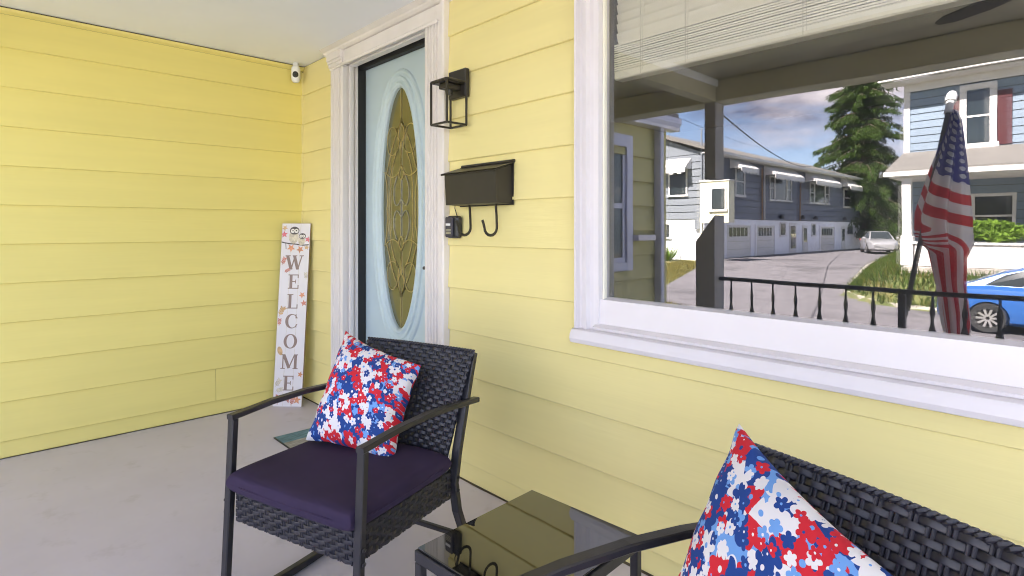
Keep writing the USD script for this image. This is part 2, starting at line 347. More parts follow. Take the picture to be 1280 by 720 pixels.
# body of the house behind: dark room and upper storey
rm = thing('yellow_house', 'upper storey and roof of the yellow house behind the porch', 'house', (0, 3, 0))
b = MB()
b.box(-4.1, 3.3, 4.9, 5.0, -.2, 2.8).box(-4.1, -3.98, .12, 4.9, -.2, 2.8).box(3.2, 3.3, .12, 4.9, -.2, 2.8).box(-4.0, 3.2, .14, 4.9, -.2, -.1).box(-4.0, 3.2, .14, 4.9, 2.45, 2.6)
obj('room_shell', b, M['dark'], rm)
obj('upper_wall', MB().box(-4.1, 3.3, .02, 5.0, 2.6, 4.6), M['siding_x'], rm)
rf = MB().ext(Polygon([(-.4, 4.55), (5.4, 4.55), (2.5, 6.2)]), 7.9, lambda a, b, t: (t - 4.4, a, b)); obj('roof', rf, M['roof'], rm)

lw = thing('house_wall', 'yellow lap siding wall, deepened in colour for its light, closing the left end of the porch', 'wall', (XL, -1.3, 0))
for k in range(-1, 12):
    z0 = Z0 + EX * k if k >= 0 else .0012; z1 = min(Z0 + EX * (k + 1), CZ - .035)
    if k == -1: segs = [(-2.6, -.012)]
    elif k == 0: segs = [(-2.6, -.582), (-.58, -.012)]
    else: segs = [(-2.6, -.012)]
    if z1 <= z0: continue
    for s0, s1 in segs:
        obj('siding_board', to_left(board(s0, s1, z0, z1, Z0 + EX * k, EX)), M['siding_y'], lw)
obj('sheathing', MB().box(XL - .12, XL - .001, -2.62, .12, -.14, 2.5), M['dark'], lw)
cv = MB().ext(Polygon([(0, 0), (.004, 0), (.022, .012), (.026, .026), (0, .026)]), 2.6, lambda a, b, t: (XL + .004 + a, -2.6 + t, CZ - .034 + b)); obj('cove_moulding', cv, M['siding_y'], lw)
obj('dark_gap', MB().box(XL + .002, XL + .022, -2.6, -.01, CZ - .0078, CZ - .0004), M['gap'], lw)  # dark strip painted in for the shadow between moulding and ceiling
obj('corner_bead', MB().cbox(XL + .003, XL + .016, -.016, -.003, .004, CZ - .04, .004), M['siding_x'], lw)
# ragged floor joint
for seg, ax in (((-2.6, -.02), 'y'), ((XL + .02, -3.5), 'x'), ((-2.2, 3.2), 'x')):
    a0, a1 = seg; n = int((a1 - a0) / .04); v = []; f = []
    for i in range(n + 1):
        t = a0 + (a1 - a0) * i / n; w = .006 * max(0, meshkit.noise(np.array([[t * 7, 1.3, 0]]))[0])
        w2 = .016 + w
        v += [(t, -.004, .0015), (t, -w2, .0015)]
        if i: f.append((2 * i - 2, 2 * i - 1, 2 * i + 1, 2 * i))
    v = np.array(v)
    if ax == 'y': v = np.stack([XL - v[:, 1], v[:, 0], v[:, 2]], 1); obj('floor_gap', MB().add(v, f), M['gap'], lw)
    else: obj('floor_gap', MB().add(v, np.array(f)[:, ::-1]), M['gap'], fw)

# wing of the house beyond the porch (seen mirrored in the window): wall, window, gutter, downspout
wg = thing('house_wing', 'yellow side wing with wide siding darkened for its shade, lilac window trim, gutter and downspout', 'house wing', (XL, -3.6, 0))
ye = GY - 4.764
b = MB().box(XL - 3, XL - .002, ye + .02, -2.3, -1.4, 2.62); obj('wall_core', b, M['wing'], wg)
wh = [(GY - 4.0, GY - 3.1, .72, 2.29)]
for k in range(-3, 8):
    for r in course_rects(ye, -2.606, -.02 + .3 * k, min(.28 + .3 * k, 2.44), wh):
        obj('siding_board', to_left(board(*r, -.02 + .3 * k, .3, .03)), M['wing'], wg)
def left_box(y0, y1, z0, z1, x0, x1, c=.004): return MB().cbox(XL + x0, XL + x1, y0, y1, z0, z1, c)
wf = MB()
for y0, y1, z0, z1 in ((GY - 4.02, GY - 3.9, .70, 2.31), (GY - 3.2, GY - 3.08, .70, 2.31), (GY - 3.9, GY - 3.2, 2.17, 2.31), (GY - 3.9, GY - 3.2, .70, .80)): wf.cbox(XL - .02, XL + .05, y0, y1, z0, z1, .004)
wfo = obj('window_frame', wf, M['downspout'], wg)
sa = MB()
for y0, y1, z0, z1 in ((GY - 3.9, GY - 3.85, .80, 2.17), (GY - 3.25, GY - 3.2, .80, 2.17), (GY - 3.85, GY - 3.25, 2.11, 2.17), (GY - 3.85, GY - 3.25, .80, .86), (GY - 3.85, GY - 3.25, 1.44, 1.5)): sa.box(XL - .01, XL + .02, y0, y1, z0, z1)
obj('sash', sa, M['downspout'], wfo)
obj('pane', MB().box(XL + .0, XL + .006, GY - 3.85, GY - 3.25, .86, 2.11), M['carglass'], wfo)
gp = [(0, 0), (.09, 0), (.13, .05), (.13, .12), (.115, .12), (.115, .06), (.0, .02)]
obj('gutter', MB().ext(Polygon(gp), 3.0, lambda a, b, t: (XL + .03 + a, GY - 4.95 + t, 2.50 + b)), M['downspout'], wg)
obj('soffit', MB().box(XL - .0, XL + .14, GY - 4.94, -2.9, 2.46, 2.50), M['trim_white'], wg)
obj('roof', MB().ext(Polygon([(.13, 2.63), (.13, 2.68), (-3, 4.2), (-3, 2.63)]), 2.9, lambda a, b, t: (XL + a, GY - 4.93 + t, b)), M['roof'], wg)
ds = MB().bar([(XL + .068, GY - 4.56, z) for z in (2.46, 1.5, .6, -.7)], .1, .075, (0, 1, 0), .008); obj('downspout', ds, M['downspout'], wg)
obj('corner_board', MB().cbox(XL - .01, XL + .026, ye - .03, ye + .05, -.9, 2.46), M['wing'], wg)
obj('ledge', MB().cbox(XL + .02, XL + .12, GY - 4.4, GY - 4.03, 1.06, 1.13), M['trim_white'], wg)  # solid bar standing in for a ghost image of the window

# ------------------------------------------------------------------ front door and its casing
dx0, dx1, ox = -3.364, -2.454, -2.909
dr = thing('front_door', 'pale blue front door with tall oval leaded glass', 'door', (ox, .15, .19))
def ell(a, b_, n=72): t = np.arange(n) / n * 2 * PI; return np.stack([a * np.cos(t), b_ * np.sin(t)], 1)
OA, OB, OZ = .212, .724, 1.324
slab = sbox(dx0, .19, dx1, 2.245).difference(Polygon(ell(OA, OB) + [ox, OZ]))
obj('door_slab', MB().ext(slab, .045, lambda a, b, t: (a, .13 + t, b)), M['door'], dr)
rp = [(-.006, .02), (-.006, -.004), (.004, -.016), (.018, -.020), (.027, -.012), (.034, -.010), (.044, -.018), (.056, -.020), (.062, -.010), (.080, -.008), (.090, -.013), (.100, -.010), (.106, .0), (.106, .004)]
n = 96; V = []; F = []
for i in range(n):
    t = 2 * PI * i / n; c, s = math.cos(t), math.sin(t)
    nn = np.array([c / OA, s / OB]); nn /= np.linalg.norm(nn)
    for o, h in rp: V.append((ox + OA * c + nn[0] * o, .13 + h, OZ + OB * s + nn[1] * o))
k = len(rp)
for i in range(n):
    for j in range(k - 1):
        a_, b_ = i * k + j, ((i + 1) % n) * k + j; F.append((a_, a_ + 1, b_ + 1, b_))
obj('oval_moulding', MB().add(V, F), M['door'], dr, smooth=25)
og = obj('oval_glass', MB().ext(Polygon(ell(OA + .004, OB + .004) + [ox, OZ]), .006, lambda a, b, t: (a, .142 + t, b)), M['ovalglass'], dr)
def bez(p, n=14):
    p = np.array(p, float); t = np.linspace(0, 1, n)[:, None]
    if len(p) == 2: return p[0] * (1 - t) + p[1] * t
    if len(p) == 3: return p[0] * (1 - t) ** 2 + 2 * p[1] * t * (1 - t) + p[2] * t ** 2
    return p[0] * (1 - t) ** 3 + 3 * p[1] * t * (1 - t) ** 2 + 3 * p[2] * t * t * (1 - t) + p[3] * t ** 3
q = [[(0, 1), (0, .75)], [(0, .75), (.06, .68), (.27, .66)], [(0, .75), (-.06, .68), (-.27, .66)],
     [(0, .75), (.10, .66), (.26, .62), (.02, .55)], [(.02, .55), (.0, .52), (0, .36)],
     [(.27, .66), (.45, .72), (.75, .70), (.74, .56)], [(.74, .56), (.72, .44), (.40, .42), (.16, .50)], [(.27, .66), (.16, .60), (.1, .55), (.16, .50)],
     [(.27, .62), (.45, .56), (.62, .40), (.80, .30)], [(.16, .50), (.40, .44), (.52, .33), (.56, .27)],
     [(0, .36), (.10, .30), (.20, .275), (.42, .265)], [(.42, .265), (.6, .265), (.7, .29), (.93, .32)],
     [(0, .36), (.16, .30), (.16, .27), (0, .235)], [(0, .235), (0, .1), (0, 0)],
     [(.22, .27), (.40, .20), (.48, .1), (.30, .03)], [(.30, .03), (.2, .0), (.1, .05), (0, .08)], [(.56, .265), (.60, .18), (.58, .06), (.60, 0)], [(.86, .30), (.74, .18), (.72, .08), (.76, 0)]]
cm = MB(); cg = MB()
for c in q:
    pts = bez(c)
    for sx in (1, -1):
        if sx == -1 and max(abs(x) for x, _ in c) < 1e-6: continue
        for sy in (1, -1):
            P = [(ox + sx * x * OA * .985, .139, OZ + sy * y * OB * .985) for x, y in pts]
            (cm if abs(pts[len(pts) // 2][1]) > .25 or abs(pts[len(pts) // 2][0]) > .55 else cg).sweep(P, [(-.0024, -.001), (.0024, -.001), (.0016, .003), (-.0016, .003)], (0, -1, 0))
obj('brass_came', cm, M['brass'], og); obj('silver_came', cg, M['rim'], og)
h = MB().tube([(-2.478, .115, 1.0), (-2.478, .085, 1.0), (-2.50, .075, .995), (-2.58, .075, .985)], .010, 10); h.cbox(-2.505, -2.455, .118, .129, .90, 1.10, .006); obj('door_handle', h, M['plastic_k'], dr, smooth=30)
h = MB().lathe([(0, 0), (.027, 0), (.027, .02), (.02, .028), (0, .03)], (-2.49, .128, 1.17), 20, 'y'); obj('deadbolt', h, M['plastic_k'], dr, smooth=30)
obj('weatherstrip', MB().cbox(-3.3245, -3.311, .074, .1285, .19, 2.245, .003).cbox(-2.475, -2.43, .085, .1285, .19, 2.245, .004).cbox(-3.331, -2.475, .085, .1285, 2.222, 2.262, .004), M['rubber'], dr)

ca = thing('door_casing', 'chipped white fluted wooden casing around the front door', 'door frame', (ox, 0, 0))
def pilaster(x0, x1, z0, z1):
    mb = MB(); w = x1 - x0; nfl = 4
    prof = [(x0, 0), (x0, -.030), (x0 + .012, -.034)]
    for i in range(nfl):
        a_ = x0 + .02 + (w - .04) * i / nfl; b_ = x0 + .02 + (w - .04) * (i + 1) / nfl; m_ = (a_ + b_) / 2; e = (b_ - a_)
        prof += [(a_ + e * .12, -.034), (a_ + e * .22, -.024), (m_, -.020), (b_ - e * .22, -.024), (b_ - e * .12, -.034)]
    prof += [(x1 - .012, -.034), (x1, -.030), (x1, 0)]
    return mb.ext(Polygon(prof), z1 - z0, lambda a, b, t: (a, b, z0 + t))
obj('pilaster', pilaster(-3.485, -3.318, .0, 2.225), M['casing'], ca)
obj('pilaster', pilaster(-2.42, -2.278, .0, 2.235), M['casing'], ca)
obj('back_band', MB().cbox(-2.277, -2.243, -.045, -.001, 0, 2.33, .006), M['casing'], ca)
cp = MB()
for i, (o, z0, z1) in enumerate(((.003, 2.226, 2.240), (.008, 2.240, 2.262), (.013, 2.262, 2.282), (.018, 2.282, 2.33))): cp.cbox(-3.485 - o, -3.318 + .006, -.035 - o, -.001, z0, z1, .003)
obj('capital', cp, M['casing'], ca)
obj('head_casing', MB().cbox(-3.31, -2.279, -.032, -.001, 2.236, 2.322, .004).cbox(-3.31, -2.30, -.042, -.033, 2.226, 2.246, .004), M['casing'], ca)
crp = [(0, 0), (-.045, 0), (-.058, .010), (-.062, .02), (-.085, .032), (-.090, .036), (0, .036)]
obj('crown_moulding', MB().ext(Polygon(crp), 1.31, lambda a, b, t: (-3.53 + t, a, CZ - .0365 + b)), M['casing'], ca)
jm = MB().box(-3.40, -3.324, -.004, .128, 0, 2.30).box(-2.41, -2.36, -.004, .128, 0, 2.30).box(-3.324, -2.41, -.004, .128, 2.258, 2.30)
obj('jamb', jm, M['casing'], ca)
st = MB().cbox(-3.322, -3.304, .012, .040, .19, 2.255, .003).cbox(-3.323, -3.312, .055, .075, .19, 2.255, .003).cbox(-3.30, -2.42, .006, .05, 2.228, 2.256, .003); obj('jamb_stop', st, M['casing'], ca)
obj('threshold', MB().cbox(-3.33, -2.41, -.05, .17, .0, .186, .01), M['concrete'], ca)
obj('hinge_plate', MB().cbox(-3.3235, -3.318, .078, .0848, 2.165, 2.235, .001), M['pipe'], ca)

# ------------------------------------------------------------------ picture window
pw = thing('picture_window', 'large white framed picture window mirroring the street', 'window', (-.2, 0, .76))
WX0, WX1, WT = -1.312, .86, 2.2
# casing: moulded boards
cprof = [(0, 0), (0, -.036), (.008, -.045), (.019, -.045), (.023, -.026), (.031, -.021), (.050, -.021), (.056, -.035), (.069, -.035), (.074, -.015), (.105, -.013), (.112, -.009), (.112, 0)]
obj('side_casing', MB().ext(Polygon(cprof), WT + .12 - .822, lambda a, b, t: (-1.412 + a * .82, b - .003, .822 + t)), M['trim_white'], pw)
obj('side_casing', MB().ext(Polygon(cprof), WT + .12 - .822, lambda a, b, t: (1.0 - a, b - .003, .822 + t)), M['trim_white'], pw)
obj('head_casing', MB().cbox(-1.30, .89, -.036, -.001, WT + .0, WT + .11, .006), M['trim_white'], pw)
jb = MB().box(-1.335, WX0, -.018, .05, .80, WT).box(WX1, .89, -.018, .05, .80, WT).box(WX0, WX1, -.018, .05, WT - .04, WT); obj('jamb', jb, M['white'], pw)
obj('glazing_bead', MB().cbox(WX0, WX0 + .008, .004, .026, .93, WT - .04, .003), M['blind'], pw)
# bottom rail sloping, stool and apron
obj('bottom_rail', MB().ext(Polygon([(.05, .845), (-.012, .845), (-.006, .935), (.026, .941), (.05, .941)]), WX1 - WX0, lambda a, b, t: (WX0 + t, a, b)), M['white'], pw)
obj('sill_fillet', MB().ext(Polygon([(.05, .824), (-.030, .824), (-.034, .834), (-.014, .8445), (.05, .8445)]), WX1 - WX0 + .03, lambda a, b, t: (WX0 - .015 + t, a, b)), M['trim_white'], pw)
sp = [(0, .768), (-.040, .764), (-.058, .770), (-.064, .785), (-.060, .802), (-.050, .817), (-.030, .823), (0, .823)]
obj('window_sill', MB().ext(Polygon(sp), 2.445, lambda a, b, t: (-1.416 + t, a, b)), M['trim_white'], pw, smooth=35)
obj('window_pane', MB().add([(WX0, .03, .93), (WX1, .03, .93), (WX1, .03, WT - .03), (WX0, .03, WT - .03)], [(0, 1, 2, 3)]), M['pane'], pw)

obj('inner_pane', MB().add([(WX0, .046, .93), (WX1, .0525, .93), (WX1, .0525, WT - .03), (WX0, .0465, WT - .03)], [(0, 1, 2, 3)]), M['pane2'], pw)
bl = thing('window_blind', 'cream slatted blind half raised behind the picture window', 'blind', (-.2, .09, 1.77))
zt = 2.17
def slat(z, tilt, w=.05, th=.0016):
    c, s = math.cos(tilt), math.sin(tilt); P = []
    pr = [(-w / 2, 0), (-w / 4, .0025), (0, .0034), (w / 4, .0025), (w / 2, 0)]
    top = [(p * c - h * s, p * s + h * c) for p, h in pr]; bot = [(p * c - (h - th) * s, p * s + (h - th) * c) for p, h in pr][::-1]
    return MB().ext(Polygon(top + bot), WX1 - WX0 - .03, lambda a, b, t: (WX0 + .012 + t, .088 + a, z + b))
z = 1.803
for i in range(13): obj('slat', slat(z, .16 + .04 * rng.random(), th=.0058), M['blind'], bl); z += .0078 + .0016 * rng.random()
z += .012
while z < zt: obj('slat', slat(z, PI - 1.2), M['blind'], bl); z += .0365
obj('bottom_rail', MB().cbox(WX0 + .012, WX1 - .018, .060, .114, 1.766, 1.799, .005), M['blind'], bl)
for x in (-1.18, -1.0, -.62, -.25, .2, .6):
    obj('ladder_cord', MB().tube([(x, .060, 2.17), (x, .059, 1.77)], .0011, 5).tube([(x + .012, .060, 2.17), (x + .010, .058, 1.78)], .0008, 5), M['cord'], bl)
    obj('button', MB().lathe([(0, .0), (.006, .0), (.006, .003), (0, .004)], (x, .0615, 1.782), 10, 'y'), M['cord'], bl)

# ------------------------------------------------------------------ wall fittings
lp = thing('wall_lantern', 'open black box lantern on the wall beside the door', 'wall lamp', (-2.135, 0, 1.7))
obj('back_plate', MB().cbox(-2.205, -2.075, -.042, -.014, 1.823, 1.957, .004), M['bronze'], lp)
obj('arm', MB().cbox(-2.165, -2.105, -.13, -.043, 1.853, 1.878, .004), M['bronze'], lp)
cg = MB(); x0, x1, y0, y1, z0, z1, t = -2.198, -2.076, -.148, -.034, 1.688, 1.888, .009
for X in (x0, x1):
    for Y in (y0, y1): cg.cbox(X - t / 2, X + t / 2, Y - t / 2, Y + t / 2, z0, z1, .001)
for Z in (z0, z1):
    for X in (x0, x1): cg.cbox(X - t / 2 - .0005, X + t / 2 + .0005, y0, y1, Z - t / 2 + .0003, Z + t / 2 + .0003, .001)
    for Y in (y0, y1): cg.cbox(x0, x1, Y - t / 2 - .0008, Y + t / 2 + .0008, Z - t / 2 - .0003, Z + t / 2 - .0003, .001)
obj('cage', cg, M['bronze'], lp)
obj('socket', MB().lathe([(0, 0), (.016, 0), (.018, .02), (.018, .05), (0, .05)], (-2.137, -.09, 1.83), 14), M['plastic_k'], lp, smooth=30)
obj('top_plate', MB().box(x0 + .004, x1 - .004, y0 + .004, y1 - .004, 1.879, 1.886), M['bronze'], lp)

mb_ = thing('mailbox', 'dark bronze wall mailbox with two newspaper hooks', 'mailbox', (-1.96, 0, 1.3))
body = Polygon([(-.015, 1.309), (-.104, 1.311), (-.112, 1.452), (-.018, 1.478)])
obj('box_body', MB().ext(body, .358, lambda a, b, t: (-2.142 + t, a, b)), M['bronze'], mb_)
lid = [(-2.158, -.014, 1.490), (-1.772, -.014, 1.490), (-2.158, -.122, 1.456), (-1.772, -.122, 1.456)]
obj('lid', MB().hull(lid + [(x, y, z - .004) for x, y, z in lid]).hull([(x, y, z) for x in (-2.158, -1.772) for y in (-.122, -.118) for z in (1.448, 1.456)]), M['bronze'], mb_)
obj('lid_roll', MB().tube([(-2.13, -.016, 1.494), (-1.77, -.016, 1.494)], .008, 10), M['bronze'], mb_, smooth=40)
obj('back_plate', MB().cbox(-2.150, -1.774, -.0148, -.0135, 1.304, 1.492, .0004), M['bronze'], mb_)
for x in (-2.045, -1.862):
    P = [(x, -.040, 1.31), (x, -.036, 1.26), (x, -.034, 1.215)] + [(x, -.034 - .036 * (1 - math.cos(a)), 1.205 - .034 * math.sin(a)) for a in np.linspace(.1, PI, 9)] + [(x, -.112, 1.225), (x, -.118, 1.238)]
    obj('newspaper_hook', MB().bar(P, .013, .004, (1, 0, 0), .001), M['bronze'], mb_)
lk = thing('key_lockbox', 'small black key lockbox between door casing and mailbox hook', 'lockbox', (-2.17, 0, 1.16))
obj('box_body', MB().cbox(-2.212, -2.125, -.052, -.014, 1.155, 1.262, .010), M['plastic_k'], lk)
obj('cover', MB().cbox(-2.207, -2.150, -.060, -.0525, 1.160, 1.256, .006), M['lockgrey'], lk)
b = MB()
for i in range(4): b.box(-2.197, -2.160, -.0625, -.0605, 1.175 + .007 * i, 1.178 + .007 * i)
obj('code_dials', b, M['rim'], lk); obj('window', MB().box(-2.20, -2.165, -.0622, -.0604, 1.215, 1.226), M['plastic_w'], lk)
obj('cable', MB().tube([(-2.165, -.02, 1.262), (-2.185, -.018, 1.30), (-2.18, -.018, 1.335)], .0025, 6), M['wire'], lk)
sc = thing('security_camera', 'small white security camera in the ceiling corner', 'camera', (XL + .07, -.09, CZ))
cx, cy = XL + .075, -.085
obj('mount', MB().lathe([(0, CZ - .001), (.02, CZ - .001), (.02, CZ - .02), (0, CZ - .02)][::-1], (cx, cy, 0), 18), M['plastic_w'], sc, smooth=30)
bp = [(0, -.060), (.016, -.058), (.026, -.048), (.030, -.030), (.030, .030), (.026, .048), (.016, .058), (0, .060)]
obj('camera_body', MB().lathe(bp, (cx, cy, 2.279), 24), M['plastic_w'], sc, smooth=True)
d = np.array([.85, -.45, -.12]); d /= np.linalg.norm(d)
fc = MB(); m = trimesh.creation.icosphere(3, 1.0); v = np.array(m.vertices) * [.022, .022, .036]; fc.add(v + np.array([cx, cy, 2.272]) + d * .0125, m.faces)
fo = obj('camera_face', fc, M['plastic_k'], sc, smooth=True)
m = trimesh.creation.icosphere(2, .009); obj('lens', MB().add(np.array(m.vertices) + np.array([cx, cy, 2.272]) + d * .035, m.faces), M['carglass'], fo, smooth=True)

# ------------------------------------------------------------------ WELCOME board in the corner
# local frame: a = along width, b = up the board, n = out of the face
TLp = np.array([-3.945, -.155, 1.235]); TRp = np.array([-3.80, -.020, 1.235]); SW = np.linalg.norm(TRp - TLp); ea = (TRp - TLp) / SW
hn = np.array([ea[1], -ea[0], 0]); DR = np.array([-.020, -.012, 0]) + hn * .10
Bb = TLp + DR; Bb[2] = 0; eb = TLp - Bb; SH = np.linalg.norm(eb); eb = eb / SH; en = np.cross(ea, eb)
ws = thing('welcome_sign', 'tall white plank sign reading WELCOME leaning in the porch corner', 'sign', Bb)
def onsign(o): return lambda a, b, t: tuple((Bb[i] + ea[i] * a + eb[i] * b + en[i] * (t + o)) for i in range(3))
obj('plank', MB().ext(sbox(0, 0, SW, SH), .012, onsign(.001)), M['sign_face'], ws)
obj('plank_edge', MB().ext(sbox(-.0015, -.0015, SW + .0015, SH + .0015).difference(sbox(.0, .0, SW, SH)), .0125, onsign(.0)), M['sign_edge'], ws)
for x in (SW / 3, SW * 2 / 3): obj('groove', MB().ext(sbox(x - .0009, .002, x + .0009, SH - .002), .0003, onsign(.0131)), M['owl_body'], ws)
def bars(*L): return unary_union([LineString(p).buffer(w / 2, cap_style=2, join_style=2) for p, w in L])
def serif(x, y, w=.28, h=.06): return sbox(x - w / 2, y - h / 2, x + w / 2, y + h / 2)
tk, tn = .20, .08
LT = {
 'W': unary_union([bars(([(.02, 1), (.30, 0)], tk), ([(.30, 0), (.50, .85)], tn), ([(.48, 1), (.74, 0)], tk), ([(.74, 0), (1.0, 1)], tn)), serif(.06, .97, .34), serif(.52, .97, .30), serif(.98, .97, .28)]).intersection(sbox(-.3, 0, 1.4, 1)),
 'E': unary_union([sbox(.14, 0, .34, 1), sbox(.04, 0, .8, .065), sbox(.04, .935, .78, 1), sbox(.3, .47, .6, .54), sbox(.73, 0, .8, .27), sbox(.71, .75, .78, 1), sbox(.55, .37, .6, .64)]),
 'L': unary_union([sbox(.14, 0, .34, 1), sbox(.04, 0, .8, .065), sbox(.04, .935, .46, 1), sbox(.73, 0, .8, .30)]),
 'C': affinity.scale(Point(.5, .5).buffer(.5), .92, 1).difference(affinity.scale(Point(.56, .5).buffer(.5), .60, .88)).difference(sbox(.72, .30, 1.2, .70)).union(sbox(.76, .70, .83, .98)).union(sbox(.80, .06, .85, .26)),
 'O': affinity.scale(Point(.5, .5).buffer(.5), .96, 1).difference(affinity.scale(Point(.5, .5).buffer(.5), .54, .88)),
 'M': unary_union([sbox(.06, 0, .14, 1), sbox(.84, 0, 1.02, 1), bars(([(.14, .98), (.52, .06)], tk), ([(.50, .06), (.86, .98)], tn)), serif(.10, .03, .30), serif(.93, .03, .34), serif(.08, .97, .24), serif(.95, .97, .26)]).intersection(sbox(-.3, 0, 1.4, 1)),
}
LH = .098
for ch, yb in zip('WELCOME', [.919, .788, .654, .520, .385, .249, .106]):
    g = affinity.scale(LT[ch], .098 if ch not in 'WM' else .105, LH, origin=(0, 0)); w_ = g.bounds
    g = affinity.translate(g, SW * .50 - (w_[0] + w_[2]) / 2, yb * SH / 1.235)
    obj('letter', MB().ext(g, .0006, onsign(.0131)), M['taupe'], ws)
def leaf(cx, cy, r, rot, pts=5):
    P = []
    for i in range(pts * 2):
        a = rot + PI * i / pts; rr = r if i % 2 == 0 else r * .42
        if i == pts: rr = r * .5
        P.append((cx + rr * math.cos(a), cy + rr * math.sin(a)))
    return Polygon(P).buffer(0)
def sprig(cx, cy, r, rot, n_=4):
    g = [LineString([(cx, cy), (cx + r * math.cos(rot), cy + r * math.sin(rot))]).buffer(r * .03)]
    for i in range(n_):
        t = (i + 1) / n_; bx, by = cx + r * t * math.cos(rot), cy + r * t * math.sin(rot)
        for sg in (1, -1):
            a = rot + sg * .9; g.append(affinity.rotate(affinity.scale(Point(bx + r * .2 * math.cos(a), by + r * .2 * math.sin(a)).buffer(r * .2), 1, .45), math.degrees(a)))
    return unary_union(g)
face = sbox(.002, .002, SW - .002, SH - .002)
def pr(name, g, m, o=.0131): 
    g = g.intersection(face)
    if g.area > 1e-7: obj(name, MB().ext(g, .0006, onsign(o)), M[m], ws)
H = SH
pr('branch', unary_union([LineString([(.0, H - .128), (.05, H - .138), (.10, H - .142), (.15, H - .150), (.19, H - .146)]).buffer(.004), LineString([(.03, H - .133), (.035, H - .175)]).buffer(.002)]), 'owl_dark')
for cx_, cy_, s_ in ((.085, H - .075, 1.0), (.142, H - .105, .72)):
    pr('owl_body', affinity.scale(Point(cx_, cy_ - .018 * s_).buffer(.036 * s_), .95, 1.25), 'owl_body', .0132)
    pr('owl_head', affinity.scale(Point(cx_ + .004, cy_ + .026 * s_).buffer(.032 * s_), 1.05, .85), 'owl_dark', .0138)
    pr('owl_face', unary_union([Point(cx_ - .008 * s_, cy_ + .024 * s_).buffer(.0145 * s_), Point(cx_ + .018 * s_, cy_ + .024 * s_).buffer(.0145 * s_)]), 'owl_white', .0144)
    pr('owl_eyes', unary_union([Point(cx_ - .007 * s_, cy_ + .026 * s_).buffer(.0045 * s_), Point(cx_ + .017 * s_, cy_ + .026 * s_).buffer(.0045 * s_), Polygon([(cx_ + .002, cy_ + .02 * s_), (cx_ + .008, cy_ + .02 * s_), (cx_ + .005, cy_ + .012 * s_)])]), 'owl_dark', .015)
for i, (x, y, r, a, m) in enumerate([(.02, H - .03, .022, 1, 'gold'), (.018, H - .075, .026, .4, 'crimson'), (.07, H - .168, .03, 2.2, 'orange'), (.135, H - .178, .028, .8, 'orange'), (.18, H - .165, .02, .2, 'gold'), (.185, H - .11, .022, 2.6, 'crimson'),
                                     (.165, H - .49, .024, .9, 'orange'), (.180, H - .545, .024, .5, 'rust'), (.05, H * .40, .0, 0, 'gold'), (.180, .215, .022, 1.3, 'orange'), (.03, .05, .035, 1.9, 'rust'), (.1, .055, .034, 1.2, 'rust'), (.165, .045, .03, 1.5, 'orange')]):
    if r: pr('maple_leaf', leaf(x, y, r, a), m, .0146 if i % 2 else .0141)
for x, y, r, a, m in [(.012, H - .285, .045, 1.2, 'rust'), (.03, H - .335, .035, .5, 'rust'), (.188, H - .385, .04, 1.7, 'owl_body'), (.012, H - .635, .055, 1.2, 'gold'), (.02, H - .60, .035, .6, 'gold'), (.014, H - .70, .04, 1.5, 'rust'), (.01, .13, .05, 1.0, 'owl_body'), (.012, .10, .045, .3, 'owl_body'), (.03, .012, .05, 1.4, 'rust'), (.125, .01, .045, 1.3, 'rust')]:
    if r: pr('leaf_sprig', sprig(x, y, r, a), m, .0136)
pr('seed_pod', affinity.rotate(affinity.scale(Point(.030, .37).buffer(.024), .7, 1.25), 20), 'gold', .0136)

# ------------------------------------------------------------------ door mat printed as planks
mt = usdkit.material(stage, '/World/Looks/plank_print', {
    'g': ('geometry', {}), 'x': ('separate_xyz', {}), 'd': ('math', dict(math_type='multiply', value2=9.5)), 'fl': ('math', dict(math_type='floor')), 'w': ('white_noise_texture', dict(dimensions='1D')),
    'r': ('rgb_ramp', dict(interpolate=False, ramp=[(0, (.22, .22, .20)), (.3, (.18, .33, .37)), (.5, (.30, .29, .26)), (.7, (.13, .25, .30)), (.85, (.36, .34, .30))])),
    'mp': ('mapping', dict(scale=(40, 5, 1))), 'n': ('noise_texture', dict(scale=3, detail=6)), 'nr': ('rgb_ramp', dict(ramp=[(.3, (.5, .5, .5)), (.7, (1.25, 1.25, 1.25))])), 'm': ('mix_color', dict(blend_type='multiply', fac=1., use_clamp=False)),
    'p': ('principled_bsdf', dict(roughness=.75))},
    [('g.position', 'x.vector'), ('x.x', 'd.value1'), ('d.value', 'fl.value1'), ('fl.value', 'w.w'), ('w.value', 'r.fac'), ('g.position', 'mp.vector'), ('mp.vector', 'n.vector'), ('n.fac', 'nr.fac'), ('r.color', 'm.a'), ('nr.color', 'm.b'), ('m.result', 'p.base_color')], surface='p.BSDF')
dm = thing('door_mat', 'flat door mat printed with grey and teal wooden planks', 'doormat', (-2.9, -.25, 0))
obj('mat_top', MB().cbox(-3.285, -2.53, -.463, -.04, .006, .009, .001), mt, dm)
obj('mat_base', MB().cbox(-3.292, -2.523, -.470, -.033, .0005, .006, .002), M['rubber'], dm)

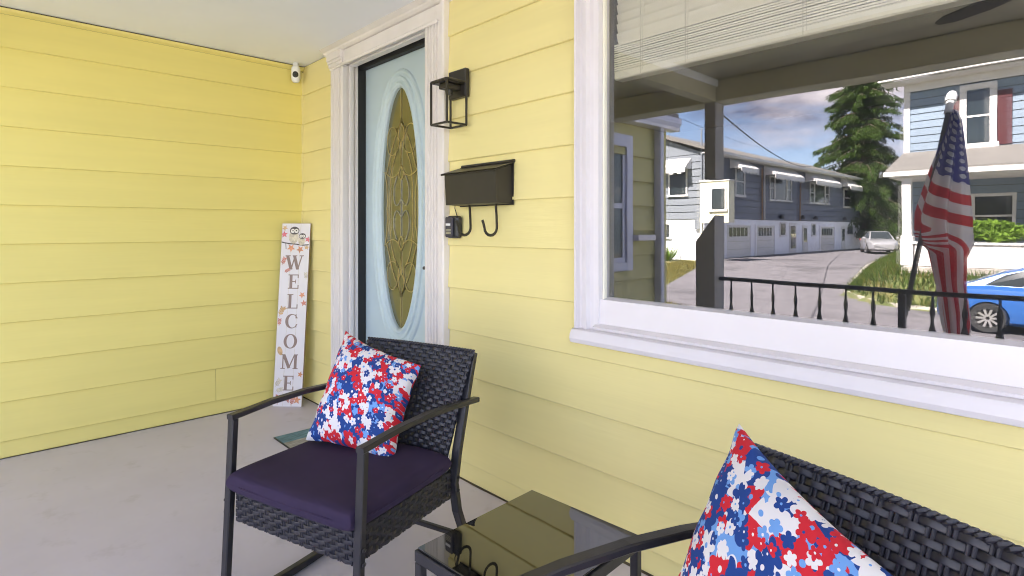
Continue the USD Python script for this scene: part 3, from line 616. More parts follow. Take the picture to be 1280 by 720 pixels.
# ------------------------------------------------------------------ wicker rocking chair
def weave(W, rows, cols, Lv, place, amp=.0052, ph=0, W2=None):
    """place(x (-.5..0.5 of width), v (0..1), n) -> xyz. woven ribbons over stakes, one mesh"""
    mb = MB(); cp = 1.0 / cols; rp_ = 1.0 / rows
    xs = np.linspace(-.5, .5, cols * 4 + 1)
    for r in range(rows):
        v0 = (r + .05) * rp_; v1 = (r + .95) * rp_; vm = (v0 + v1) / 2
        nn = amp * np.cos(PI * ((xs + .5) / cp - .5) + PI * r + ph)
        prof = [(v0, 0), (v0 + .12 * rp_, .0016), (v1 - .12 * rp_, .0016), (v1, 0), (vm, -.0014)]
        V = []
        for x, o in zip(xs, nn):
            for v, dn in prof: V.append(place(x, v, o + dn))
        k = 5; F = []
        for i in range(len(xs) - 1):
            for j in range(k):
                j2 = (j + 1) % k; F.append((i * k + j, i * k + j2, (i + 1) * k + j2, (i + 1) * k + j))
        mb.add(V, F)
    vs = np.linspace(0, 1, max(6, rows // 2))
    V = [place(x, v, -amp - .0025 - e) for v in vs for x in (-.5, -.25, 0, .25, .5) for e in (0,)]; mb.add(V, [(i * 5 + j, i * 5 + j + 1, i * 5 + 6 + j, i * 5 + 5 + j) for i in range(len(vs) - 1) for j in range(4)])
    for c in range(cols):
        for dx in (-.15, .15):
            xc = (c + .5) * cp - .5 + dx * cp; hw = .12 * cp
            V = []; F = []
            for v in vs:
                for x, n_ in ((xc - hw, -.001), (xc - hw * .5, .0016), (xc + hw * .5, .0016), (xc + hw, -.001)): V.append(place(x, v, n_))
            for i in range(len(vs) - 1):
                for j in range(3): F.append((i * 4 + j, i * 4 + j + 1, i * 4 + 5 + j, i * 4 + 4 + j))
            mb.add(V, F)
    return mb
BS = [(.405, .36), (.43, .42), (.462, .50), (.498, .60), (.535, .68), (.572, .757)]      # back profile (s, z)
def backp(v):
    d = np.array(BS); t = np.concatenate([[0], np.cumsum(np.linalg.norm(np.diff(d, axis=0), axis=1))]); t /= t[-1]
    p = np.array([np.interp(v, t, d[:, 0]), np.interp(v, t, d[:, 1])])
    q_ = np.array([np.interp(min(1, v + .02), t, d[:, 0]), np.interp(min(1, v + .02), t, d[:, 1])]) - np.array([np.interp(max(0, v - .02), t, d[:, 0]), np.interp(max(0, v - .02), t, d[:, 1])])
    q_ /= np.linalg.norm(q_); return p, np.array([-q_[1], q_[0]])
def back_place(x, v, n_):
    p, nn = backp(v); w = .462 + .045 * v
    b = .012 * (1 - (2 * x) ** 2)                          # slight belly to the rear
    return (x * w, p[0] + nn[0] * n_ + b, p[1] + nn[1] * n_)
def make_chair(label, loc, rz):
    t = thing('rocking_chair', label, 'rocking chair', loc, 'wicker rocking chairs on the porch', rz)
    obj('woven_backrest', weave(.46, 31, 19, .42, back_place, .0046), M['wicker'], t, smooth=50, kind='stuff')
    obj('woven_front_apron', weave(.5, 7, 20, .09, lambda x, v, n_: (x * .505, -.004 - n_, .292 + .092 * v), .0032), M['wicker'], t, smooth=50, kind='stuff')
    for sg in (-1, 1):
        obj('woven_side_apron', weave(.4, 7, 17, .09, lambda x, v, n_, sg=sg: (sg * (.246 + n_), .225 + sg * x * .43, .292 + .092 * v), .0032), M['wicker'], t, smooth=50, kind='stuff')
    obj('woven_seat', MB().cbox(-.245, .245, .0, .44, .372, .386, .004), M['wicker'], t)
    obj('rear_rail', MB().cbox(-.24, .24, .432, .452, .30, .385, .003), M['black'], t)
    tr_ = MB()
    for ph_ in (0, PI): tr_.tube([(x, .577 + .012 * (1 - (x / .253) ** 2) + .0045 * math.sin(x * 240 + ph_), .759 + .0045 * math.cos(x * 240 + ph_)) for x in np.linspace(-.252, .252, 150)], .0052, 6)
    obj('top_rail', tr_, M['wicker'], t, smooth=50)
    for sg in (-1, 1):
        X = sg * .2725
        obj('front_leg', MB().bar([(X, -.0, .604), (X, -.012, .36), (X, -.028, .05)], .026, .022, (0, 1, 0)), M['black'], t)
        obj('armrest', MB().bar([(X, -.0125, .612), (X, .02, .6135), (X, .14, .622), (X, .28, .622), (X, .42, .612), (X - sg * .004, .565, .596)], .028, .017), M['black'], t)
        rl = [(sg * .250, .560, .03), (sg * .250, .520, .13), (sg * .250, .472, .24), (sg * .250, .452, .34), (sg * .250, .473, .44), (sg * .248, .512, .56), (sg * .240, .558, .67), (sg * .236, .592, .752)]
        obj('back_post', MB().bar(rl, .024, .03, (1, 0, 0)), M['black'], t)
        rk = [(X - sg * .01, -.13, .075)] + [(X - sg * .01, y, .018 + .16 * (y - .25) ** 2) for y in np.linspace(-.06, .60, 12)] + [(X - sg * .01, .72, .066)]
        obj('rocker', MB().bar(rk, .026, .026), M['black'], t)
        b = MB()
        for z in (.315, .352): b.lathe([(0, 0), (.006, 0), (.006, .004), (0, .006)], (sg * .287 - (0 if sg > 0 else .006), -.013, z), 10, 'x')
        for z in (.315, .36): b.lathe([(0, 0), (.006, 0), (.006, .004), (0, .006)], (sg * .264 - (0 if sg > 0 else .006), .458, z), 10, 'x')
        obj('bolt', b, M['black'], t)
    obj('stretcher', MB().bar([(-.25, .56, .10), (.25, .56, .10)], .018, .018), M['black'], t)
    return t
C1 = ((-1.630, -1.037, 0), 17.5); C2 = ((-.4167, -1.1857, 0), -15.4)
ch1 = make_chair('black wicker rocking chair with dark navy cushion beside the front door', *C1)
copy(ch1, 'nearest black wicker rocking chair, cropped at the lower right, behind the big pillow', *C2)

def cushion_mesh():
    nx, ny = 30, 30; V = []; U = []; F = []
    def top(u, v):
        e = max(0, (1 - abs(u) ** 18) * (1 - abs(v) ** 18)) ** .36
        return .388 + .030 + .036 * e + .006 * (1 - u * u) * (1 - v * v) + .0018 * math.sin(9 * u + 3 * v) * e
    for side in (1, -1):
        for i in range(nx + 1):
            for j in range(ny + 1):
                u, v = -1 + 2 * i / nx, -1 + 2 * j / ny
                u = math.copysign(1 - (1 - abs(u)) ** 2.2, u); v = math.copysign(1 - (1 - abs(v)) ** 2.2, v)
                r = 1 - .025 * (u * u * v * v)
                z = top(u, v) if side > 0 else .388 + .030 - .030 * max(0, (1 - abs(u) ** 18) * (1 - abs(v) ** 18)) ** .36
                V.append((u * .268 * r, .195 + v * .235 * r, z))
    n1 = (nx + 1) * (ny + 1)
    for s_ in (0, 1):
        for i in range(nx):
            for j in range(ny):
                a = s_ * n1 + i * (ny + 1) + j; q_ = (a, a + ny + 1, a + ny + 2, a + 1); F.append(q_ if s_ == 0 else q_[::-1])
    return MB().add(V, F)
cu = thing('seat_cushion', 'dark navy seat cushion on the chair beside the door', 'cushion', C1[0], None, C1[1])
obj('cushion_body', cushion_mesh(), M['cushion'], cu, smooth=60)
pt = [(.2665 * max(-1, min(1, 1.25 * math.cos(a))), .195 + .2335 * max(-1, min(1, 1.25 * math.sin(a))), .419) for a in np.linspace(0, 2 * PI, 64, endpoint=False)]
obj('piping', MB().tube(pt, .0035, 6, closed=True), M['cushion'], cu, smooth=50)
copy(cu, 'dark navy seat cushion under the big pillow of the nearest chair', C2[0], C2[1])

# ------------------------------------------------------------------ floral pillows
def floral(name, sc, seed):
    RED, BLUE, LB, WH = (.58, .02, .035), (.015, .055, .25), (.15, .33, .70), (.72, .70, .72)
    N = {'uv': ('uvmap', {}), 'p': ('principled_bsdf', dict(roughness=.75, specular_ior_level=.25)), 'base': ('color', dict(value=LB))}
    L = []; cur = 'base.color'
    # layers: (voronoi scale, offset, petals, radius, colours by cell, keep)
    for i, (s, off, pet, rad, cols, keep) in enumerate([(7.0, .0, 5, .56, (BLUE, WH, BLUE, RED), 1.0), (8.0, 3.7, 5, .56, (RED, WH, BLUE, RED), .95), (8.5, 9.1, 6, .50, (BLUE, RED, WH, BLUE), .9), (12.5, 5.3, 5, .42, (RED, WH, BLUE, LB), .75), (15.0, 2.2, 5, .40, (WH, BLUE, RED, WH), .5)]):
        n = f'l{i}'
        N[n + 'm'] = ('mapping', dict(scale=(s * sc, s * sc, 1), location=(off + seed, off * 1.7 + seed, 0)))
        N[n + 'wn'] = ('noise_texture', dict(scale=2.1, detail=2)); N[n + 'wm'] = ('vector_math', dict(math_type='multiply_add', vector2=(.13, .13, 0)))
        N[n + 'v'] = ('voronoi_texture', dict(dimensions='2D', scale=1.0, randomness=.85))
        N[n + 'd'] = ('vector_math', dict(math_type='subtract')); N[n + 'x'] = ('separate_xyz', {}); N[n + 'a'] = ('math', dict(math_type='arctan2'))
        N[n + 'c'] = ('separate_color', {}); N[n + 'ph'] = ('math', dict(math_type='multiply_add', value2=pet / 2, value3=0.)); N[n + 'ph2'] = ('math', dict(math_type='multiply_add', value2=6.283)); N[n + 'cs'] = ('math', dict(math_type='cosine')); N[n + 'cab'] = ('math', dict(math_type='absolute'))
        N[n + 'ab'] = ('math', dict(math_type='multiply_add', value2=rad * .42, value3=rad * .60)); N[n + 'lt'] = ('math', dict(math_type='less_than'))
        N[n + 'k'] = ('math', dict(math_type='less_than', value2=keep)); N[n + 'mk'] = ('math', dict(math_type='multiply'))
        N[n + 'r'] = ('rgb_ramp', dict(interpolate=False, ramp=[(0, cols[0]), (.3, cols[1]), (.55, cols[2]), (.8, cols[3])]))
        N[n + 'ct'] = ('math', dict(math_type='less_than', value2=rad * .17)); N[n + 'cr'] = ('rgb_ramp', dict(interpolate=False, ramp=[(0, WH), (.34, LB), (.7, BLUE)])); N[n + 'cm'] = ('mix_color', {})
        N[n + 'mx'] = ('mix_color', {})
        L += [('uv.UV', n + 'm.vector'), (n + 'm.vector', n + 'wn.vector'), (n + 'wn.color', n + 'wm.vector1'), (n + 'm.vector', n + 'wm.vector3'), (n + 'wm.vector', n + 'v.vector'), (n + 'wm.vector', n + 'd.vector1'), (n + 'v.position', n + 'd.vector2'), (n + 'd.vector', n + 'x.vector'),
              (n + 'x.y', n + 'a.value1'), (n + 'x.x', n + 'a.value2'), (n + 'v.color', n + 'c.color'), (n + 'c.r', n + 'ph2.value1'), (n + 'a.value', n + 'ph.value1'), (n + 'ph.value', n + 'ph2.value3'), (n + 'ph2.value', n + 'cs.value1'),
              (n + 'cs.value', n + 'cab.value1'), (n + 'cab.value', n + 'ab.value1'), (n + 'v.distance', n + 'lt.value1'), (n + 'ab.value', n + 'lt.value2'), (n + 'c.b', n + 'k.value1'), (n + 'lt.value', n + 'mk.value1'), (n + 'k.value', n + 'mk.value2'),
              (n + 'c.g', n + 'r.fac'), (n + 'v.distance', n + 'ct.value1'), (n + 'c.b', n + 'cr.fac'), (n + 'ct.value', n + 'cm.fac'), (n + 'r.color', n + 'cm.a'), (n + 'cr.color', n + 'cm.b'),
              (n + 'mk.value', n + 'mx.fac'), (cur, n + 'mx.a'), (n + 'cm.result', n + 'mx.b')]
        cur = n + 'mx.result'
    N['bm'] = ('mapping', dict(scale=(260, 260, 1))); N['bw'] = ('noise_texture', dict(scale=1, detail=1)); N['bp'] = ('bump', dict(strength=.6, distance=.0004))
    L += [(cur, 'p.base_color'), ('uv.UV', 'bm.vector'), ('bm.vector', 'bw.vector'), ('bw.fac', 'bp.height'), ('bp.normal', 'p.normal')]
    return usdkit.material(stage, f'/World/Looks/{name}', N, L, surface='p.BSDF')
def pillow(name_label, corners, thick, back_n, m, seed, chair):
    """corners in the chair's frame: TL, TR, BR, BL (w, s, z)"""
    (ox_, oy_, _), rz = chair; c, s = math.cos(math.radians(rz)), math.sin(math.radians(rz))
    P = np.array([(ox_ + w * c - q_ * s, oy_ + w * s + q_ * c, z) for w, q_, z in corners])
    n = 56; V = []; UV = []; F = []
    nrm = np.cross(P[1] - P[0], P[3] - P[0]); nrm /= np.linalg.norm(nrm)
    if nrm @ (np.array(CAM) - P.mean(0)) < 0: nrm = -nrm
    for side in (1, -1):
        for i in range(n + 1):
            for j in range(n + 1):
                u, v = -1 + 2 * i / n, -1 + 2 * j / n
                u = math.sin(u * PI / 2) * .5 + u * .5; v = math.sin(v * PI / 2) * .5 + v * .5
                pu, pv = u * (1 - .095 * (1 - v * v) * abs(u) ** 3), v * (1 - .095 * (1 - u * u) * abs(v) ** 3)
                a, b = (pu + 1) / 2, (pv + 1) / 2
                q_ = P[3] * (1 - a) * (1 - b) + P[2] * a * (1 - b) + P[1] * a * b + P[0] * (1 - a) * b
                h_ = thick * (max(0, (1 - u * u) * (1 - v * v)) ** .46)
                w_ = meshkit.fbm(np.array([[u * 1.7 + seed, v * 1.7, seed * 3.1]]), 3)[0] * .016 * max(0, (1 - u * u) * (1 - v * v)) ** .3
                ed = .004 * math.sin(11 * u + seed) * abs(v) ** 6 + .004 * math.sin(13 * v + seed) * abs(u) ** 6
                V.append(q_ + nrm * (side * h_ + w_ + ed)); UV.append((a + (0 if side > 0 else 1.3), b))
    n1 = (n + 1) ** 2
    for s_ in (0, 1):
        for i in range(n):
            for j in range(n):
                a = s_ * n1 + i * (n + 1) + j; q4 = (a, a + n + 1, a + n + 2, a + 1); F.append(q4 if s_ == 0 else q4[::-1])
    V = np.array(V); F = np.array(F)
    if np.cross(V[F[n * n // 2][1]] - V[F[n * n // 2][0]], V[F[n * n // 2][2]] - V[F[n * n // 2][0]]) @ nrm < 0: F = F[:, ::-1]
    t = thing('throw_pillow', name_label, 'pillow', P.mean(0) - [0, 0, .17])
    obj('pillow_cover', MB().add(V, F), m, t, uv=np.array(UV))
    e = [V[0 * (n + 1) + j] for j in range(n + 1)] + [V[i * (n + 1) + n] for i in range(1, n + 1)] + [V[n * (n + 1) + j] for j in range(n - 1, -1, -1)] + [V[i * (n + 1)] for i in range(n - 1, 0, -1)]
    return t
fl1 = floral('red_white_blue_floral_print', .95, .37); fl2 = floral('red_white_blue_floral_print_near', .98, 7.9)
pillow('red white and blue floral pillow on the chair beside the door', [(-.285, .49, .80), (.095, .475, .715), (.115, .30, .425), (-.215, .235, .470)], .075, None, fl1, 1.0, C1)
pillow('large red white and blue floral pillow on the nearest chair', [(-.222, .515, .822), (.155, .42, .722), (.150, .17, .46), (-.165, .25, .52)], .075, None, fl2, 2.0, C2)

# ------------------------------------------------------------------ side table
tb = thing('side_table', 'small square metal side table with glossy black glass top', 'table', (-.955, -.74, 0), None, 3.0)
TX, TY, TZ = .180, .208, .45
obj('glass_top', MB().cbox(-TX + .006, TX - .006, -TY + .006, TY - .006, TZ - .004, TZ + .002, .0012), M['table_glass'], tb)
for x0, x1, y0, y1 in ((-TX, TX, -TY, -TY + .022), (-TX, TX, TY - .022, TY), (-TX, -TX + .022, -TY + .0222, TY - .0222), (TX - .022, TX, -TY + .0222, TY - .0222)):
    obj('frame_rail', MB().cbox(x0, x1, y0, y1, TZ - .032, TZ - .0045, .002), M['black'], tb)
for x in (-TX + .011, TX - .011):
    for y in (-TY + .011, TY - .011):
        obj('leg', MB().cbox(x - .0105, x + .0105, y - .0105, y + .0105, .0, TZ - .0325, .002), M['black'], tb)
for x in (-TX + .011, TX - .011): obj('lower_rail', MB().cbox(x - .008, x + .008, -TY + .022, TY - .022, .08, .1, .002), M['black'], tb)

# ------------------------------------------------------------------ porch front, seen mirrored (x, v, z): v is metres in front of the glass
bm = thing('porch_beam', 'painted front beam with soffit boards along the porch edge', 'beam', (0, 2.6, 2.2), flip=True)
obj('front_beam', MB().cbox(XL + .01, 3.3, 2.46, 2.66, 2.185, 2.352, .004), M['beam'], bm)
obj('fascia', MB().cbox(XL + .3, 3.4, 2.72, 2.75, 2.21, 2.48, .003), M['beam'], bm)
obj('side_beam', MB().cbox(-2.20, -2.10, 1.0, 2.455, 2.19, 2.354, .004), M['beam'], bm)
obj('beam_trim', MB().cbox(-2.098, -2.08, 1.0, 2.455, 2.30, 2.353, .003), M['ceiling'], bm)
pp = thing('porch_post', 'dark painted square post hanging from the porch beam corner', 'post', (-2.15, 2.53, 1.6), flip=True)
obj('shaft', MB().cbox(-2.195, -2.105, 2.455, 2.60, 1.59, 2.184, .004), M['post'], pp)
pr_ = thing('railing_pier', 'square pier with sloping top where the black railing begins', 'pier', (-2.17, 2.53, 0), flip=True)
obj('pier_shaft', MB().ext(Polygon([(-2.262, .0), (-2.105, .0), (-2.105, 1.305), (-2.262, 1.10)]), .155, lambda a, b, t: (a, 2.45 + t, b)), M['post'], pr_)
ra = thing('porch_railing', 'black wrought iron porch railing with twisted spear balusters', 'railing', (-.9, 2.53, 0), flip=True)
obj('top_rail', MB().cbox(-2.104, 3.0, 2.512, 2.548, .795, .823, .004), M['black'], ra)
obj('bottom_rail', MB().cbox(-2.104, 3.0, 2.517, 2.543, .09, .112, .003), M['black'], ra)
x = -2.01; k = 0
while x < 2.9:
    if abs(x + .901) < .05:
        obj('rail_post', MB().cbox(x - .02, x + .02, 2.51, 2.55, 0, .7945, .003).cbox(x - .03, x + .03, 2.50, 2.56, 0.0, .012, .002), M['black'], ra)
    else:
        zz = np.concatenate([np.linspace(.1125, .48, 8), np.linspace(.49, .7945, 50)]); V = []; 
        m_ = MB(); prf = []; pts = []
        for z in zz:
            sw = 0
            for c0 in (.575, .695):
                sw = max(sw, math.exp(-((z - c0) / .036) ** 2))
            tw = PI * 2.2 * (z - .3)
            w_, d_ = .0055 + .0135 * sw, .0055 + .0015 * sw
            ct, st_ = math.cos(tw * (.35)), math.sin(tw * .35)
            prf.append([(a * ct - b * st_, a * st_ + b * ct) for a, b in ((-w_, -d_), (w_, -d_), (w_, d_), (-w_, d_))]); pts.append((x, 2.53, z))
        obj('baluster', MB().sweep(pts, np.array(prf), (0, 1, 0)), M['black'], ra)
    x += .1583
# ceiling fan above the camera
fn = thing('ceiling_fan', 'grey ceiling fan with dark blades under the porch ceiling', 'ceiling fan', (-.1, 1.1, CZ), flip=True)
obj('motor', MB().lathe([(0, 2.05), (.07, 2.055), (.10, 2.08), (.10, 2.14), (.06, 2.17), (.02, 2.18), (.02, 2.30), (.06, 2.31), (.065, 2.357), (0, 2.357)], (-.1, 1.1, 0), 28), M['downspout'], fn, smooth=35)
for i in range(4):
    a = math.atan2(.262, -.419) + i * PI / 2; c, s = math.cos(a), math.sin(a)
    pl = Polygon([(.08, -.014), (.16, -.024), (.30, -.040), (.44, -.034), (.50, -.010), (.50, .010), (.44, .034), (.30, .040), (.16, .024), (.08, .014)])
    obj('blade', MB().ext(pl, .008, lambda p, q_, t, c=c, s=s: (-.1 + p * c - q_ * s, 1.1 + p * s + q_ * c, 2.10 + t + .18 * q_)), M['bronze'], fn)
# flag on its pole
p0, p1 = np.array([-.901, 2.545, .60]), np.array([-.772, 3.30, 2.10]); pd = p1 - p0; plen = np.linalg.norm(pd); pd /= plen
fp = thing('flag_pole', 'dark flag pole with white cap strapped to the railing post', 'flag pole', p0, flip=True)
obj('pole', MB().tube([p0, p1], .0145, 12), M['pole'], fp, smooth=40)
obj('cap', MB().tube([p1 - pd * .10, p1 + pd * .0, p1 + pd * .002, p1 + pd * .055], [.024, .024, .033, .033], 16).tube([p1 + pd * .06, p1 + pd * .075], [.029, .024], 16), M['plastic_w'], fp, smooth=30)
obj('bracket', MB().tube([p0 + pd * .1, p0 + pd * .24], .022, 12), M['black'], fp, smooth=40)
US = usdkit.material(stage, '/World/Looks/flag_cloth', {
    'uv': ('uvmap', {}), 'x': ('separate_xyz', {}), 's13': ('math', dict(math_type='multiply', value2=6.5)), 'fr': ('math', dict(math_type='fraction')), 'lt': ('math', dict(math_type='less_than', value2=.5)),
    'st': ('mix_color', dict(a=(.88, .86, .86), b=(.68, .045, .06))), 'cu': ('math', dict(math_type='less_than', value2=.40)), 'cv': ('math', dict(math_type='less_than', value2=7 / 13)), 'cm': ('math', dict(math_type='multiply')),
    'mp': ('mapping', dict(scale=(15, 16.7, 1))), 'vo': ('voronoi_texture', dict(dimensions='2D', scale=1., randomness=0.)), 'sl': ('math', dict(math_type='less_than', value2=.30)), 'ca': ('mix_color', dict(a=(.07, .08, .34), b=(.8, .8, .82))),
    'm': ('mix_color', {}), 'd': ('diffuse_bsdf', {}), 't': ('translucent_bsdf', {}), 'mc': ('mix_closure', dict(fac=.5))},
    [('uv.UV', 'x.vector'), ('x.y', 's13.value1'), ('s13.value', 'fr.value1'), ('fr.value', 'lt.value1'), ('lt.value', 'st.fac'), ('x.x', 'cu.value1'), ('x.y', 'cv.value1'), ('cu.value', 'cm.value1'), ('cv.value', 'cm.value2'),
     ('uv.UV', 'mp.vector'), ('mp.vector', 'vo.vector'), ('vo.distance', 'sl.value1'), ('sl.value', 'ca.fac'), ('cm.value', 'm.fac'), ('st.result', 'm.a'), ('ca.result', 'm.b'), ('m.result', 'd.color'), ('m.result', 't.color'), ('d.BSDF', 'mc.closure1'), ('t.BSDF', 'mc.closure2')], surface='mc.closure')
na, nb = 80, 48; V = []; UV = []; F = []
eh = [0, .08, .26, .44, .54, .60, .73, .86, 1.0]; el = [-9, -12, -29, -43, -41, -24, -14, -8, 2]; er = [4, 8, 17, 24, 27, 20, 20, 26, 24]      # half outline, in 4.5 mm steps
for i in range(na + 1):
    h = i / na; l_, r2 = np.interp(h, eh, el) * .0045, np.interp(h, eh, er) * .0045
    for j in range(nb + 1):
        c = -1 + 2 * j / nb; cw = c + .10 * math.sin(PI * c * 2 + 3 * h)
        x_ = p1[0] + .052 + (l_ + r2) / 2 + (r2 - l_) / 2 * cw
        amp = .015 + .06 * min(1, h * 2.2)
        y_ = p1[1] - .06 - .815 * min(.5, h) + amp * math.sin(c * 2.6 * PI + 2.2 * h + .6 * math.sin(5 * h)) + .02 * math.sin(c * 6 * PI + 4 * h)
        z_ = p1[2] - .07 - 1.62 * h - .05 * (c + .2) ** 2 * (1 - h) + .03 * h * math.sin(4 * c)
        k_ = float(sstep_(.50, .60, h))
        va = np.clip(h / .56 - .10 * c + .10 * c * c, 0, .999); ua = .20 + .17 * c
        vb = np.clip(.48 + .40 * c + .15 * (h - .8), 0, .999)
        V.append((x_, y_, z_)); UV.append((ua * (1 - k_) + .7 * k_, va * (1 - k_) + vb * k_))
for i in range(na):
    for j in range(nb):
        a = i * (nb + 1) + j; F.append((a, a + 1, a + nb + 2, a + nb + 1))
fg = thing('flag', 'red white and blue striped flag with stars hanging in folds', 'flag', (p1[0], p1[1], .4), flip=True)
v_ = MB().add(V, F); obj('flag_cloth', v_, US, fg, uv=np.array(UV))

# ------------------------------------------------------------------ terrain and street (mirrored side), v = metres out from the glass
def sstep(a, b, x): t = np.clip((x - a) / (b - a), 0, 1); return t * t * (3 - 2 * t)
def edge_x(v): return np.interp(v, [16.8, 17.2, 18.4, 42, 90], [-3.5, -4.8, -5.9, -9.7, -16])      # street side of the blue house lot
def road_z(x, v): return np.interp(v, [-300, 3, 9, 16.8, 26, 60, 120, 600], [-.6, -.6, -1.0, -1.0, -.42, -.36, 1.5, 20])
def lot(x, v): return sstep(-.1, 1.3, x - edge_x(v)) * sstep(16.8, 17.9, v)
def ground_z(x, v):
    return road_z(x, v) + lot(x, v) * (-.12 - road_z(x, v)) * (v < 60)
gx = np.unique(np.concatenate([np.linspace(-400, -30, 24), np.linspace(-30, 25, 150), np.linspace(25, 400, 24)]))
gv = np.unique(np.concatenate([np.linspace(-400, -6, 20), np.linspace(-6, 60, 190), np.linspace(60, 600, 30)]))
X, Vv = np.meshgrid(gx, gv, indexing='ij'); Z = ground_z(X, Vv) - .03
Z -= (1 - np.clip(lot(X, Vv) * 3, 0, 1)) * 0
Pn = np.stack([X, Vv, Z], -1).reshape(-1, 3); nV = len(gv); F = []
for i in range(len(gx) - 1):
    a = i * nV + np.arange(nV - 1); F.append(np.stack([a, a + nV, a + nV + 1, a + 1], 1))
solo('ground', MB().add(Pn, np.vstack(F)), M['grass'], 'grassy sloping ground of the neighbourhood', kind='structure', flip=True, smooth=True)
# street: along x, plus side street to the grey building
def sheet(poly, z_of, step=.8, dz=0.):
    mb = MB(); x0, y0, x1, y1 = poly.bounds; V = []; F = []; n = 0
    for xa in np.arange(x0, x1, step):
        for ya in np.arange(y0, y1, step):
            c = poly.intersection(sbox(xa, ya, xa + step, ya + step))
            for g in getattr(c, 'geoms', [c]):
                if g.geom_type != 'Polygon' or g.area < 1e-4: continue
                p = np.array(g.exterior.coords)[:-1]
                if not g.exterior.is_ccw: p = p[::-1]
                V += [(a, b, z_of(a, b) + dz) for a, b in p]; F += [(n, n + i, n + i + 1) for i in range(1, len(p) - 1)]; n += len(p)
    return mb.add(V, F)
side_l = [(-7.5, 12.6), (-9.5, 13.6), (-11.5, 17), (-13, 22), (-14.42, 25.6), (-14.42, 62)]
road = Polygon([(60, 10.6), (-4, 10.6), (-6.2, 11.2)] + side_l + [(-14, 62)] + [(edge_x(v), v) for v in (60, 42, 30, 18.4, 17.2)] + [(-3.5, 16.8), (60, 16.8)])
solo('road', sheet(road, lambda a, b: float(road_z(a, b))), M['asphalt'], 'grey patched asphalt street and lot', kind='structure', flip=True)
walk = Polygon([(-2.6, 2.95), (3.6, 2.95), (3.6, -6), (7.5, -6), (7.5, 10.5), (-.2, 10.5), (-.2, 5.6), (-2.6, 5.6)])  # unseen slab, added and shaped to bounce sunlight onto the porch ceiling
solo('walk', sheet(walk, lambda a, b: float(road_z(a, b)), dz=.004), M['walk'], 'added unseen pale concrete slab bouncing sunlight under the porch roof', kind='structure', flip=True)
strip = Polygon([(-60, 15.5), (-11, 15.5), (-9.9, 14.3), (-60, 14.3)])
# far kerb of single stones
kb = thing('kerb', 'pale concrete kerb along the blue house lot', 'kerb', (-3, 16.9, -1), flip=True)
kp = [(30, 16.8), (10, 16.8), (-3.3, 16.8), (-4.6, 17.1), (-5.9, 18.4), (-6.9, 24), (-8.2, 32)]
L_ = LineString(kp); d_ = 10.
while d_ < L_.length - 1.6:
    a, b = np.array(L_.interpolate(d_).coords[0]), np.array(L_.interpolate(d_ + 1.48).coords[0]); t = (b - a) / np.linalg.norm(b - a); nn = np.array([-t[1], t[0]]) * -.15
    za, zb = road_z(*a), road_z(*b)
    obj('kerb_stone', MB().hull([(*a, za - .1), (*(a + nn), za - .1), (*b, zb - .1), (*(b + nn), zb - .1), (*a, za + .09), (*(a + nn), za + .11), (*b, zb + .09), (*(b + nn), zb + .11)]), M['concrete'], kb); d_ += 1.5
# grass blades on the bank and verges
def blades(n, sampler, hmin, hmax, w=.018):
    V = np.zeros((n, 3, 3)); i = 0
    while i < n:
        x, v = sampler()
        if x is None: continue
        z = ground_z(x, v) - .03; h = hmin + (hmax - hmin) * nrg.random(); a = nrg.random() * 6.28; lx, ly = nrg.normal(0, .35 * h, 2)
        V[i] = [(x - w * math.cos(a), v - w * math.sin(a), z), (x + w * math.cos(a), v + w * math.sin(a), z), (x + lx, v + ly, z + h)]; i += 1
    return MB().add(V.reshape(-1, 3), np.arange(n * 3).reshape(-1, 3))
def bank():
    v = 16.95 + 24 * nrg.random() ** 1.7; e = float(edge_x(v)); x = e + .12 + abs(nrg.normal(0, 1.1)) * (1 + .3 * (v - 17) / 20)
    if v < 18.6: x = e + .2 + nrg.random() * 9
    if x > -4.4 and v > 18.3: return None, None
    return x, v
solo('bank_dry_grass', blades(9000, bank, .05, .30, .016), M['blade2'], 'dry straw coloured grass among the green bank', kind='stuff', flip=True, cat='grass')
solo('bank_grass', blades(20000, bank, .06, .34, .02), M['blade'], 'tall green grass on the bank beside the street', kind='stuff', flip=True, cat='grass')
def dry():
    x = -15.5 + 8.3 * nrg.random(); v = 12.2 + 13 * nrg.random()
    if road.buffer(.05).contains(Point(x, v)): return None, None
    return x, v
solo('dry_grass', blades(12000, dry, .03, .13, .018), M['blade2'], 'dry yellow grass verge by the grey building', kind='stuff', flip=True, cat='grass')
def lawn():
    x = -9 + 6 * nrg.random(); v = 4.5 + 7.6 * nrg.random()
    if road.buffer(.05).contains(Point(x, v)): return None, None
    return x, v
solo('lawn_grass', blades(9000, lawn, .03, .10, .014), M['blade'], 'short green lawn grass in front of the porch', kind='stuff', flip=True, cat='grass')

